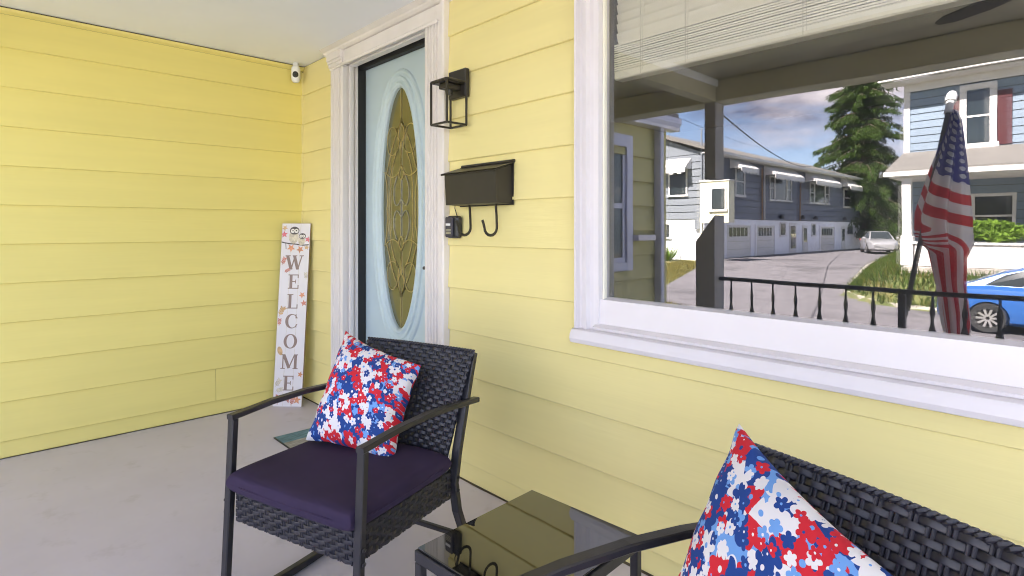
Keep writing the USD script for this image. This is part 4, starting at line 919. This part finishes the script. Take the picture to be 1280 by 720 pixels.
# ------------------------------------------------------------------ far buildings
def far_window(parent, u0, u1, z0, z1, plane, axis, bars_=1, frame='white_far', glass='carglass', fw_=.09, out=.05, vert=1):
    """axis 'v': on a wall x=plane facing +x; axis 'x': on a wall v=plane facing -v"""
    def bx(mb, a0, a1, c0, c1, d0, d1):
        if axis == 'v': mb.box(plane + d0, plane + d1, a0, a1, c0, c1)
        else: mb.box(a0, a1, plane - d1, plane - d0, c0, c1)
        return mb
    f = MB(); bx(f, u0, u0 + fw_, z0, z1, .002, out); bx(f, u1 - fw_, u1, z0, z1, .002, out); bx(f, u0 + fw_, u1 - fw_, z1 - fw_, z1, .002, out); bx(f, u0 - .05, u1 + .05, z0 - .04, z0 + fw_ * .7, .003, out + .04)
    fo = obj('window', f, M[frame], parent)
    obj('pane', bx(MB(), u0 + fw_, u1 - fw_, z0 + fw_ * .7, z1 - fw_, .004, .02), M[glass], fo)
    if bars_: obj('sash', bx(MB(), u0 + fw_, u1 - fw_, (z0 + z1) / 2 - .03, (z0 + z1) / 2 + .03, .021, .035), M[frame], fo)
    return fo
gb = thing('grey_building', 'long grey sided building over white garages with striped awnings', 'building', (-18.7, 39, -.4), flip=True)
GX, G0, G1, GXL = -14.5, 25.8, 52.5, -23.
obj('core', MB().box(GXL, GX - .02, G0 + .02, G1, -.8, 5.1), M['dark'], gb)
obj('lower_wall', MB().box(GXL + .0, GX, G0, G1 - .02, -.8, 1.74), M['white_wall'], gb)
for k in range(9):
    z0 = 1.75 + k * .375; z1 = z0 + .375
    def lapv(u0, u1, z0, z1, th=.05): return [(0, z0), (th, z0), (.014, z1 - .018), (0, z1 - .018)]
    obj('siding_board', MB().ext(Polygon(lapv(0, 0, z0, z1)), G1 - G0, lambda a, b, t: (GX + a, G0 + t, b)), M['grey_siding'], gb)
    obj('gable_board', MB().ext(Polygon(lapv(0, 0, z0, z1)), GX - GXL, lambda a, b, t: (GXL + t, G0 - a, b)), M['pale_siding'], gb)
for k in range(6):
    z0 = 5.125 + k * .375; z1 = min(z0 + .375, 6.8); w0 = (6.85 - z0) / 1.72 * 4.25; 
    if w0 > .2: obj('gable_board', MB().ext(Polygon([(-18.75 - w0, z0), (-18.75 + w0, z0), (-18.75 + max(0, w0 - .93), z1), (-18.75 - max(0, w0 - .93), z1)]), .04, lambda a, b, t: (a, G0 - .04 + t, b)), M['pale_siding'], gb)
obj('corner_board', MB().box(GX - .06, GX + .07, G0 - .07, G0 + .08, 1.75, 5.1), M['pale_siding'], gb)
rfp = Polygon([(GX + .42, 5.20), (GX + .42, 5.33), (-18.75, 6.95), (GXL - .42, 5.33), (GXL - .42, 5.20), (-18.75, 6.78)])
ro = obj('roof', MB().ext(rfp, G1 - G0 + .7, lambda a, b, t: (a, G0 - .35 + t, b)), M['roof'], gb)
obj('gutter', MB().box(GX + .38, GX + .50, G0 - .35, G1 + .35, 5.16, 5.30), M['white_far'], gb)
obj('soffit', MB().box(GX + .02, GX + .38, G0 - .3, G1 + .3, 5.10, 5.16), M['white_far'], gb)
def awn(parent, u0, u1, z0, z1, plane, axis, out=.75):
    n_ = max(4, int((u1 - u0) / .22)); mbA = MB()
    for i in range(n_):
        a0 = u0 + (u1 - u0) * i / n_; a1 = u0 + (u1 - u0) * (i + 1) / n_; r = .02 * (i % 2)
        pts = [(.02, z1 + r), (out, z0 + .12 + r), (out + .02, z0 + .1 + r), (out + .02, z0 - .14 - .08 * (i % 2)), (out - .02, z0 - .14 - .08 * (i % 2)), (out - .02, z0 + .07 + r), (.02, z1 - .05 + r)]
        if axis == 'v': mbA.ext(Polygon(pts), a1 - a0 - .004, lambda a, b, t: (plane + a, a0 + t, b))
        else: mbA.ext(Polygon(pts), a1 - a0 - .004, lambda a, b, t: (a0 + t, plane - a, b))
    for e in (u0, u1 - .03):
        tri = Polygon([(.02, z1 - .05), (out - .02, z0 + .06), (.02, z0 + .06)])
        if axis == 'v': mbA.ext(tri, .03, lambda a, b, t: (plane + a, e + t, b))
        else: mbA.ext(tri, .03, lambda a, b, t: (e + t, plane - a, b))
    obj('awning', mbA, M['white_far'], parent)
for u0, u1, z0, z1, nd in ((29.2, 30.5, 3.05, 4.75, 0), (34.0, 37.5, 3.0, 4.5, 2), (40.8, 44.6, 3.0, 4.45, 2), (47.9, 49.75, 2.85, 4.35, 0)):
    if nd:
        w_ = (u1 - u0); 
        far_window(gb, u0, u0 + w_ * .22, z0, z1, GX + .03, 'v'); far_window(gb, u0 + w_ * .225, u1 - w_ * .225, z0, z1, GX + .03, 'v', 0); far_window(gb, u1 - w_ * .22, u1, z0, z1, GX + .03, 'v')
    else: far_window(gb, u0, u1, z0, z1, GX + .03, 'v', fw_=.14)
for u0, u1, z0, z1 in ((28.5, 30.8, 4.50, 5.09), (33.1, 37.8, 4.42, 5.085), (39.9, 45.0, 4.38, 5.08), (47.1, 50.3, 4.36, 5.07)): awn(gb, u0, u1, z0, z1, GX + .05, 'v', .70)
for u0, u1, z1 in ((28.1, 31.2, 1.40), (32.0, 34.8, 1.40), (42.9, 45.85, 1.35)):
    dg = obj('garage_door', MB().box(GX + .004, GX + .03, u0, u1, -.40, z1), M['white_far'], gb)
    for r in range(1, 4): obj('panel_joint', MB().box(GX + .03, GX + .034, u0, u1, -.4 + r * (z1 + .4) / 4 - .012, -.4 + r * (z1 + .4) / 4 + .012), M['concrete'], dg)
    n_ = 5
    for i in range(n_): a = u0 + .35 + (u1 - u0 - .7) * i / n_; obj('pane', MB().box(GX + .031, GX + .04, a + .04, a + (u1 - u0 - .7) / n_ - .05, z1 - .62, z1 - .12), M['carglass'], dg)
    fr = MB().box(GX + .003, GX + .09, u0 - .12, u0 - .002, -.4, z1 + .12).box(GX + .003, GX + .09, u1 + .002, u1 + .12, -.4, z1 + .12).box(GX + .003, GX + .09, u0, u1, z1 + .002, z1 + .12); obj('garage_frame', fr, M['white_wall'], gb)
for u0, u1, z1 in ((37.3, 38.5, 1.6), (39.6, 40.55, 1.45), (47.5, 48.5, 1.4)):
    d = obj('door', MB().box(GX + .004, GX + .04, u0, u1, -.4, z1), M['white_far'], gb); obj('pane', MB().box(GX + .041, GX + .05, u0 + .2, u1 - .2, -.1 if u0 < 38 else .3, z1 - .2), M['carglass'], d)
for u0, u1, z0, z1 in ((35.75, 36.7, .75, 1.65), (41.3, 42.1, .72, 1.6), (48.9, 50.5, .75, 1.45)): far_window(gb, u0, u1, z0, z1, GX, 'v', 0)
for v_p in (32.75, 33.1, 38.9): obj('drain_pipe', MB().tube([(GX + .12, v_p, 4.85), (GX + .12, v_p, 1.75)], .05, 8), M['pipe'] if v_p != 33.1 else M['white_far'], gb, smooth=40)
for v_p in (35.6, 39.2, 41.6, 47.8): obj('wall_light', MB().lathe([(0, 0), (.12, .0), (.16, .12), (.05, .28), (0, .28)], (GX + .18, v_p, 1.85), 10), M['bronze'], gb, smooth=30)
far_window(gb, -16.55, -15.45, 2.98, 4.45, G0 - .04, 'x', 0); awn(gb, -16.8, -15.25, 4.32, 4.95, G0 - .04, 'x', .6)
far_window(gb, -17.6, -16.45, .7, 1.55, G0, 'x', 0)
obj('power_mast', MB().tube([(GX - .1, G0 - .15, 1.2), (GX - .1, G0 - .15, 5.4), (GX - .1, G0 - .15, 6.4)], .05, 8), M['pale_siding'], gb, smooth=40)
obj('meter_box', MB().cbox(-14.95, -14.55, G0 - .2, G0 - .05, 1.2, 2.2, .02), M['pale_siding'], gb)
# cream entry bay at the near corner
eb_ = thing('entry_bay', 'bright cream entry bay with one square window by the grey building', 'entry bay', (-13.4, 25.0, -.4), flip=True)
obj('bay_wall', MB().box(-14.1, -12.62, 24.6, 25.2, 1.5, 3.55), M['cream'], eb_)
obj('bay_bracket', MB().hull([(-14.1, 25.2, 1.6), (-14.1, 25.74, 1.6), (-14.1, 25.74, 3.4), (-14.1, 25.2, 3.4), (-13.9, 25.2, 1.6), (-13.9, 25.74, 1.6), (-13.9, 25.74, 3.4), (-13.9, 25.2, 3.4)]).box(-14.1, -14.0, 24.62, 24.72, -.6, 1.499), M['cream'], eb_)
obj('bay_roof', MB().hull([(-14.15, 24.55, 3.551), (-12.57, 24.55, 3.551), (-14.15, 25.25, 3.551), (-12.57, 25.25, 3.551), (-14.15, 25.25, 3.70), (-12.57, 25.25, 3.62), (-14.15, 24.55, 3.66), (-12.57, 24.55, 3.60)]), M['white_far'], eb_)
far_window(eb_, -13.55, -12.72, 2.08, 3.25, 24.6, 'x', 0, glass='carglass')

# blue house across the street
bh = thing('blue_house', 'pale blue sided house with red shutters and a grey porch roof', 'house', (2, 24, -.1), flip=True)
BX, BV, BR = -4.72, 21.1, 9.0
obj('core', MB().box(BX + .02, BR, BV + .02, 31, -.5, 6.0), M['dark'], bh)
bwin = [(-3.27, -2.38, 3.74, 5.74), (.9, 1.8, 3.74, 5.74)]
for k in range(25):
    z0 = -.2 + k * .25; z1 = z0 + .25
    for r in course_rects(BX, BR, z0, z1, bwin if 3.4 < z1 and z0 < 5.8 else []):
        mbb = MB().hull([(r[0], BV, r[2]), (r[1], BV, r[2]), (r[0], BV - .03, r[2]), (r[1], BV - .03, r[2]), (r[0], BV - .008, r[3] - .018), (r[1], BV - .008, r[3] - .018), (r[0], BV, r[3] - .018), (r[1], BV, r[3] - .018)])
        obj('siding_board', mbb, M['blue_siding'], bh)
    obj('side_board', MB().hull([(BX, BV, z0), (BX, 31, z0), (BX - .03, BV, z0), (BX - .03, 31, z0), (BX - .008, BV, z1), (BX - .008, 31, z1), (BX, BV, z1), (BX, 31, z1)]), M['blue_siding'], bh)
obj('corner_board', MB().box(BX - .05, BX + .12, BV - .06, BV + .08, -.2, 5.98), M['white_far'], bh)
obj('roof', MB().ext(Polygon([(20.35, 6.20), (20.35, 6.32), (26, 9.2), (31.7, 6.3), (31.7, 6.2), (26, 9.0)]), BR + 5.9, lambda a, b, t: (-5.35 + t, a, b)), M['roof'], bh)
obj('soffit', MB().box(-5.3, BR + .5, 20.5, BV + .05, 6.06, 6.12), M['white_far'], bh)
obj('frieze_board', MB().box(BX - .05, BR, BV - .07, BV - .032, 5.80, 6.06), M['white_far'], bh)
obj('gutter', MB().box(-5.35, BR + .5, 20.3, 20.46, 6.13, 6.28), M['white_far'], bh)
for w in bwin:
    far_window(bh, w[0], w[1], w[2], w[3], BV, 'x', 2, fw_=.17, out=.09)
    for a, b in ((w[0] - .32, w[0] - .012), (w[1] + .012, w[1] + .34)):
        s_ = obj('shutter', MB().box(a, b, BV - .075, BV - .033, w[2] + .03, w[3] - .3), M['red'], bh)
        for k in range(14): zz_ = w[2] + .15 + k * .11; obj('louvre', MB().box(a + .05, b - .05, BV - .085, BV - .076, zz_, zz_ + .05), M['red'], s_)
# porch of the blue house
obj('porch_roof', MB().ext(Polygon([(18.75, 2.86), (18.75, 2.98), (BV - .032, 3.74), (BV - .032, 3.60)]), 11.6, lambda a, b, t: (-4.78 + t, a, b)), M['roof'], bh)
obj('porch_gutter', MB().box(-4.82, 6.9, 18.66, 18.80, 2.78, 2.92), M['white_far'], bh)
obj('porch_soffit', MB().box(-4.7, 6.8, 18.82, BV - .04, 2.74, 2.78), M['white_far'], bh)
for x in (-4.25, -1.05, 2.3, 5.4): obj('porch_post', MB().cbox(x - .12, x + .12, 18.88, 19.12, .95 if x > -4 else .1, 2.738, .01).cbox(x - .16, x + .16, 18.84, 19.16, .75 if x > -4 else .1, 1.0, .02), M['white_far'], bh)
obj('porch_parapet', MB().box(-4.05, 6.6, 18.85, 19.1, .12, .76), M['white_far'], bh)
obj('parapet_cap', MB().cbox(-4.1, 6.65, 18.80, 19.15, .762, .83, .01), M['white_far'], bh)
obj('porch_deck', MB().box(-4.4, 6.8, 18.9, BV - .032, -.2, .2), M['concrete'], bh)
for i, (z0, z1, vv) in enumerate(((-.22, -.05, 18.35), (-.05, .11, 18.6))):
    x = -4.3
    while x < 6.5: l_ = .7 + rng.random() * .5; obj('foundation_stone', MB().cbox(x, x + l_ - .012, vv + rng.random() * .02, 18.849, z0, z1 - .006, .015), M['stone'], bh); x += l_
d1 = obj('door', MB().box(-1.75, -.9, BV - .06, BV - .033, .2, 2.35), M['dgreen'], bh)
far_window(bh, -3.0, -1.95, .95, 2.3, BV - .03, 'x', 1); far_window(bh, .0, 1.5, .95, 2.3, BV - .03, 'x', 1)
obj('red_door', MB().box(-4.25, -3.75, BV - .06, BV - .033, .3, 2.1), M['red'], bh)
fx = MB(); fx.box(-3.75, -3.69, BV - .08, BV - .03, .2, 2.2); obj('door_trim', fx, M['white_far'], bh)

# planter shrub on the porch parapet
def foliage(n, cen, rad, size, seed, shell=.55, flat=.0):
    r_ = np.random.default_rng(seed); V = []
    blobs = [(np.array(cen) + r_.uniform(-1, 1, 3) * np.array(rad) * .6, np.array(rad) * r_.uniform(.35, .6)) for _ in range(14)]
    for i in range(n):
        c, rr = blobs[r_.integers(len(blobs))]; d = r_.normal(size=3); d /= np.linalg.norm(d); p = c + d * rr * r_.uniform(shell, 1)
        a = r_.normal(size=3); a /= np.linalg.norm(a); b = np.cross(a, r_.normal(size=3)); b /= np.linalg.norm(b); s = size * r_.uniform(.6, 1.3)
        V += [p - a * s, p + b * s * .5, p + a * s, p - b * s * .5]
    F = np.arange(len(V)).reshape(-1, 4); return MB().add(V, F)
sb = thing('porch_shrub', 'bright green leafy shrub behind the white porch parapet', 'shrub', (-2.4, 19.5, .2), flip=True)
obj('crown', foliage(2600, (-2.35, 19.30, 1.10), (.85, .32, .42), .085, 3), M['leaf'], sb)
obj('stem', MB().tube([(-2.4, 19.4, .2), (-2.4, 19.38, .6), (-2.3, 19.36, 1.0)], [.04, .03, .015], 6), M['bark'], sb)
for i, (x, v, z, r, lab) in enumerate([(-12.6, 53.6, .6, 1.3, 'rounded yellow green bush at the far end of the grey building'), (-13.3, 57, 1.2, 2.2, 'dark bushy shrub under the spruce tree')]):
    s2 = thing('bush', lab, 'bush', (x, v, -.3), flip=True)
    obj('crown', foliage(2200, (x, v, z + .6), (r, r, r * 1.1), .16, 11 + i), M['leaf' if i == 0 else 'leaf2'], s2); obj('stem', MB().tube([(x, v, -.4), (x, v, z)], [.12, .05], 6), M['bark'], s2)
cl_ = thing('grass_clump', 'spiky green clump by the pale gable wall', 'plant', (-16.1, 24.9, -.4), flip=True)
V = []
for i in range(160):
    a = rng.random() * 6.28; l_ = .5 + .5 * rng.random(); b0 = np.array([-16.1 + .12 * math.cos(a), 24.9 + .12 * math.sin(a), -.5]); t_ = b0 + np.array([math.cos(a) * l_ * .7, math.sin(a) * l_ * .7, l_ * (.7 + .5 * rng.random())]); n_ = np.array([-math.sin(a), math.cos(a), 0]) * .03; V += [b0 - n_, b0 + n_, t_]
obj('leaves', MB().add(V, np.arange(len(V)).reshape(-1, 3)), M['leaf'], cl_)
# low outbuilding roof behind the silver car
ob = thing('low_shed', 'low shed with grey corrugated roof beyond the silver car', 'shed', (-9.4, 54, 0), flip=True)
obj('wall', MB().box(-13, -5.5, 53, 58, -.4, 1.3), M['cream'], ob)
sr = MB()
for i in range(24): sr.hull([(-13.3 + .35 * i, 52.6, 1.25 + .03 * (i % 2)), (-13.3 + .35 * i + .33, 52.6, 1.25 + .03 * (i % 2)), (-13.3 + .35 * i, 57, 3.3 + .03 * (i % 2)), (-13.3 + .35 * i + .33, 57, 3.3 + .03 * (i % 2)), (-13.3 + .35 * i, 57, 3.2), (-13.3 + .35 * i + .33, 57, 3.2), (-13.3 + .35 * i, 52.6, 1.2), (-13.3 + .35 * i + .33, 52.6, 1.2)])
obj('roof', sr, M['roof'], ob)

# spruce
sp_ = thing('spruce_tree', 'tall ragged spruce tree with drooping branches beyond the grey building', 'tree', (-14.4, 53, -.3), flip=True)
r_ = np.random.default_rng(5); V = []; br = MB(); TC = np.array([-14.4, 53.0])
z = 1.6; tt = np.linspace(0, 1, 6)
while z < 19.5:
    f_ = (z - 1.6) / 18; Lb = 4.4 * (1 - f_) ** .75 + .25
    for k in range(8):
        a = r_.random() * 6.28; L1 = Lb * r_.choice([r_.uniform(.4, .8), r_.uniform(.8, 1.2)]); z0 = z + r_.uniform(-.35, .35); up = r_.uniform(.35, .7)
        pts = np.stack([TC[0] + math.cos(a) * L1 * tt, TC[1] + math.sin(a) * L1 * tt, z0 + (.25 * tt - .75 * tt * tt) * L1 * up], 1)
        br.tube(pts, [.06 * (1 - .85 * t) for t in tt], 4)
        n_ = int(85 * L1); t = r_.random(n_) ** .6; P = np.stack([np.interp(t, tt, pts[:, q_]) for q_ in range(3)], 1)
        # needles hang in tassels along side twigs
        tw = np.round(t * 9) / 9; side_ = r_.normal(0, 1, n_) * .40 * (1.15 - t) * min(1.25, L1 / 2.4); P += np.stack([-math.sin(a) * side_, math.cos(a) * side_, -np.abs(side_) * .4], 1)
        P += r_.normal(0, .06, (n_, 3)); P[:, 2] -= .12 * r_.random(n_) * (1 + 2 * r_.random(n_))
        d = np.stack([math.cos(a) * .5 + r_.normal(0, .5, n_), math.sin(a) * .5 + r_.normal(0, .5, n_), -1.0 + r_.normal(0, .45, n_)], 1); d /= np.linalg.norm(d, axis=1)[:, None]
        w_ = np.cross(d, r_.normal(size=(n_, 3))); w_ = w_ / np.linalg.norm(w_, axis=1)[:, None] * r_.uniform(.03, .07, (n_, 1))
        V.append(np.stack([P - w_, P + w_, P + d * r_.uniform(.14, .38, (n_, 1))], 1).reshape(-1, 3))
    z += .40 * (1 - .25 * f_)
V = np.vstack(V)
obj('crown', MB().add(V, np.arange(len(V)).reshape(-1, 3)), M['needle'], sp_)
obj('branches', br, M['bark'], sp_); obj('trunk', MB().tube([(TC[0], TC[1], zz_) for zz_ in (-.6, 5, 12, 20)], [.34, .26, .14, .03], 10), M['bark'], sp_, smooth=50)

# overhead wires
def wire(a, b, sag, r=.012): 
    a, b = np.array(a, float), np.array(b, float); return MB().tube([a * (1 - t) + b * t - np.array([0, 0, sag * 4 * t * (1 - t)]) for t in np.linspace(0, 1, 20)], r, 5)
solo('overhead_wire', wire((-5.3, 8.5, 3.6), (-14.2, 40.2, 5.5), .4, .017), M['wire'], 'thick black overhead cable sagging to the grey building', 'cable', smooth=True, flip=True)
solo('overhead_wire', wire((-7.0, 9.5, 3.9), (-18.0, 44.0, 7.6), .3, .006), M['wire'], 'thin upper overhead wire crossing the sky', 'cable', smooth=True, flip=True)

# ------------------------------------------------------------------ cars
def car(label, loc, rz, paint, part_label=None):
    """local: x forward, y left, z up; origin under the middle"""
    t = thing('parked_car', label, 'car', loc, None, rz)
    st = [(-2.28, .62, .80, .30, .55), (-2.20, .78, .93, .26, .60), (-1.9, .86, .99, .20, .62), (-1.3, .895, 1.01, .18, .6), (-.4, .905, .98, .17, .6), (.5, .905, .96, .17, .6), (1.0, .90, .93, .17, .6), (1.6, .87, .86, .20, .55), (2.05, .78, .76, .24, .5), (2.28, .60, .62, .30, .45)]
    V = []; k = 12
    for x, hw, zt_, zb, _ in st:
        ring = [(-hw * .80, zb), (-hw * .97, zb + .08), (-hw, zb + .28), (-hw * .985, zt_ - .22), (-hw * .94, zt_ - .07), (-hw * .82, zt_), (hw * .82, zt_), (hw * .94, zt_ - .07), (hw * .985, zt_ - .22), (hw, zb + .28), (hw * .97, zb + .08), (hw * .80, zb)]
        V += [(x, y, z) for y, z in ring]
    F = []
    for i in range(len(st) - 1):
        for j in range(k): j2 = (j + 1) % k; F.append((i * k + j, i * k + j2, (i + 1) * k + j2, (i + 1) * k + j))
    F = np.array(F); Tt = np.vstack([F[:, [0, 1, 2]], F[:, [0, 2, 3]]]); e = (len(st) - 1) * k
    Tt = np.vstack([Tt, [(0, j + 1, j) for j in range(1, k - 1)], [(e, e + j, e + j + 1) for j in range(1, k - 1)]])
    body = trimesh.Trimesh(np.array(V), Tt, process=False)
    if body.volume < 0: body.invert()
    try:
        for x in (-1.36, 1.36):
            for sg in (-1, 1):
                c = trimesh.creation.cylinder(radius=.355, height=.5, sections=40); c.apply_transform(trimesh.transformations.rotation_matrix(PI / 2, [1, 0, 0])); c.apply_translation([x, sg * .86, .325])
                body = trimesh.boolean.difference([body, c], engine='manifold')
    except Exception: pass
    obj('body', body, paint, t, smooth=28)
    # greenhouse
    gs = [(-1.86, .70, .985, .985), (-1.15, .735, .97, 1.30), (-.75, .74, .97, 1.40), (-.1, .74, .96, 1.435), (.35, .73, .95, 1.40), (1.18, .73, .92, .93)]
    V = []
    for x, hw, zb, zt_ in gs:
        rise = zt_ - zb; ti = .22 * min(1, rise / .4)
        V += [(x, -hw, zb), (x, -hw + ti * .85, zt_ - .03 * min(1, rise * 4)), (x, -hw + ti + .06, zt_), (x, hw - ti - .06, zt_), (x, hw - ti * .85, zt_ - .03 * min(1, rise * 4)), (x, hw, zb)]
    k = 6; F = []
    for i in range(len(gs) - 1):
        for j in range(k): j2 = (j + 1) % k; F.append((i * k + j, i * k + j2, (i + 1) * k + j2, (i + 1) * k + j))
    g = MB().add(V, F); obj('cabin', g, paint, t, smooth=28)
    for sg in (-1, 1):
        def sidep(x, z): 
            hw = np.interp(x, [a[0] for a in gs], [a[1] for a in gs]); zb = np.interp(x, [a[0] for a in gs], [a[2] for a in gs]); zt_ = np.interp(x, [a[0] for a in gs], [a[3] for a in gs])
            f_ = np.clip((z - zb) / max(1e-3, zt_ - zb), 0, 1); ti = .22 * min(1, (zt_ - zb) / .4) * .85
            return (x, sg * (hw - ti * f_ + .006), z)
        for poly in ([(-1.45, 1.02), (-1.12, 1.24), (-.85, 1.33), (-.28, 1.375), (-.28, .995)], [(-.22, .995), (-.22, 1.375), (.28, 1.35), (.95, 1.0), (.9, .97)]):
            P = [sidep(*p) for p in poly]; f_ = [(0, i, i + 1) for i in range(1, len(P) - 1)]; A = np.array(P); c_ = np.cross(A[1] - A[0], A[2] - A[0])
            if c_[1] * sg < 0: f_ = [q_[::-1] for q_ in f_]
            obj('side_window', MB().add(P, f_), M['carglass'], t)
    obj('rear_window', MB().add([(-1.80, -.60, 1.03), (-1.80, .60, 1.03), (-1.2, .50, 1.30), (-1.2, -.50, 1.30)], [(0, 3, 2, 1)]), M['carglass'], t)
    obj('windscreen', MB().add([(1.16, -.62, .965), (1.16, .62, .965), (.42, .50, 1.395), (.42, -.50, 1.395)], [(0, 1, 2, 3)]), M['carglass'], t)
    for sg in (-1, 1):
        obj('tail_light', MB().hull([(-2.29, sg * .36, .78), (-2.29, sg * .36, .90), (-2.22, sg * .74, .93), (-2.22, sg * .72, .76), (-1.93, sg * .885, .92), (-1.95, sg * .885, .82)]), M['taillight'], t)
        obj('headlight', MB().hull([(2.26, sg * .4, .56), (2.26, sg * .38, .66), (2.1, sg * .72, .74), (2.1, sg * .76, .6), (1.85, sg * .80, .76)]), M['rim'], t)
        obj('mirror', MB().cbox(.72, .88, sg * .88, sg * 1.04, .96, 1.07, .03), paint, t)
        obj('door_seam', MB().box(-.262, -.252, sg * .895, sg * .9085, .3, .93).box(.83, .84, sg * .88, sg * .907, .3, .9), M['gap'], t)
        for x in (-.5, .55): obj('door_handle', MB().cbox(x - .1, x + .1, sg * .89, sg * .93, .82, .85, .008), paint, t)
        for x in (-1.36, 1.36):
            tp = [(.20, -.10), (.30, -.105), (.322, -.07), (.325, 0), (.322, .07), (.30, .105), (.20, .10)]
            w = obj('wheel', MB().lathe(tp, (x, sg * .78, .325), 36, 'y'), M['tyre'], t, smooth=35)
            rm_ = MB().lathe([(.215, -.1), (.222, -.11), (.20, -.08), (.19, .0)] if True else [], (x, sg * .78, .325), 36, 'y')
            if sg < 0: rm_ = MB().lathe([(.19, .0), (.20, .08), (.222, .11), (.215, .1)], (x, sg * .78, .325), 36, 'y')
            for i in range(10):
                a = 2 * PI * i / 10; c, s = math.cos(a), math.sin(a); P = []
                for r1, hw_ in ((.035, .018), (.21, .024)):
                    for e in (-hw_, hw_):
                        for o in (.055, .085): P.append((x + r1 * c - e * s, sg * (.78 + o + (.012 if r1 < .1 else 0)), .325 + r1 * s + e * c))
                rm_.hull(P)
            rm_.lathe([(0, .095), (.05, .09), (.06, .06)] if sg < 0 else [(.06, -.06), (.05, -.09), (0, -.095)], (x, sg * .78, .325), 20, 'y')
            obj('rim', rm_, M['rim'], w); obj('brake_disc', MB().lathe([(.0, -.02), (.19, -.02), (.19, .02), (0, .02)], (x, sg * .78, .325), 24, 'y'), M['tyre'], w)
    obj('underbody', MB().box(-2.0, 2.0, -.74, .74, .20, .34), M['tyre'], t)
    obj('number_plate', MB().box(-2.305, -2.285, -.26, .26, .60, .74), M['plastic_w'], t)
    return t
# real y = GY - v; the blue car faces +x and shows its left flank (+y) to the porch
car('glossy blue saloon parked across the street in front of the blue house', (-.38, GY - 14.5, -.996), 0, M['carblue'])
car('silver car parked at the end of the grey building', (-10.75, GY - 42.6, -.376), 68, M['silver'])
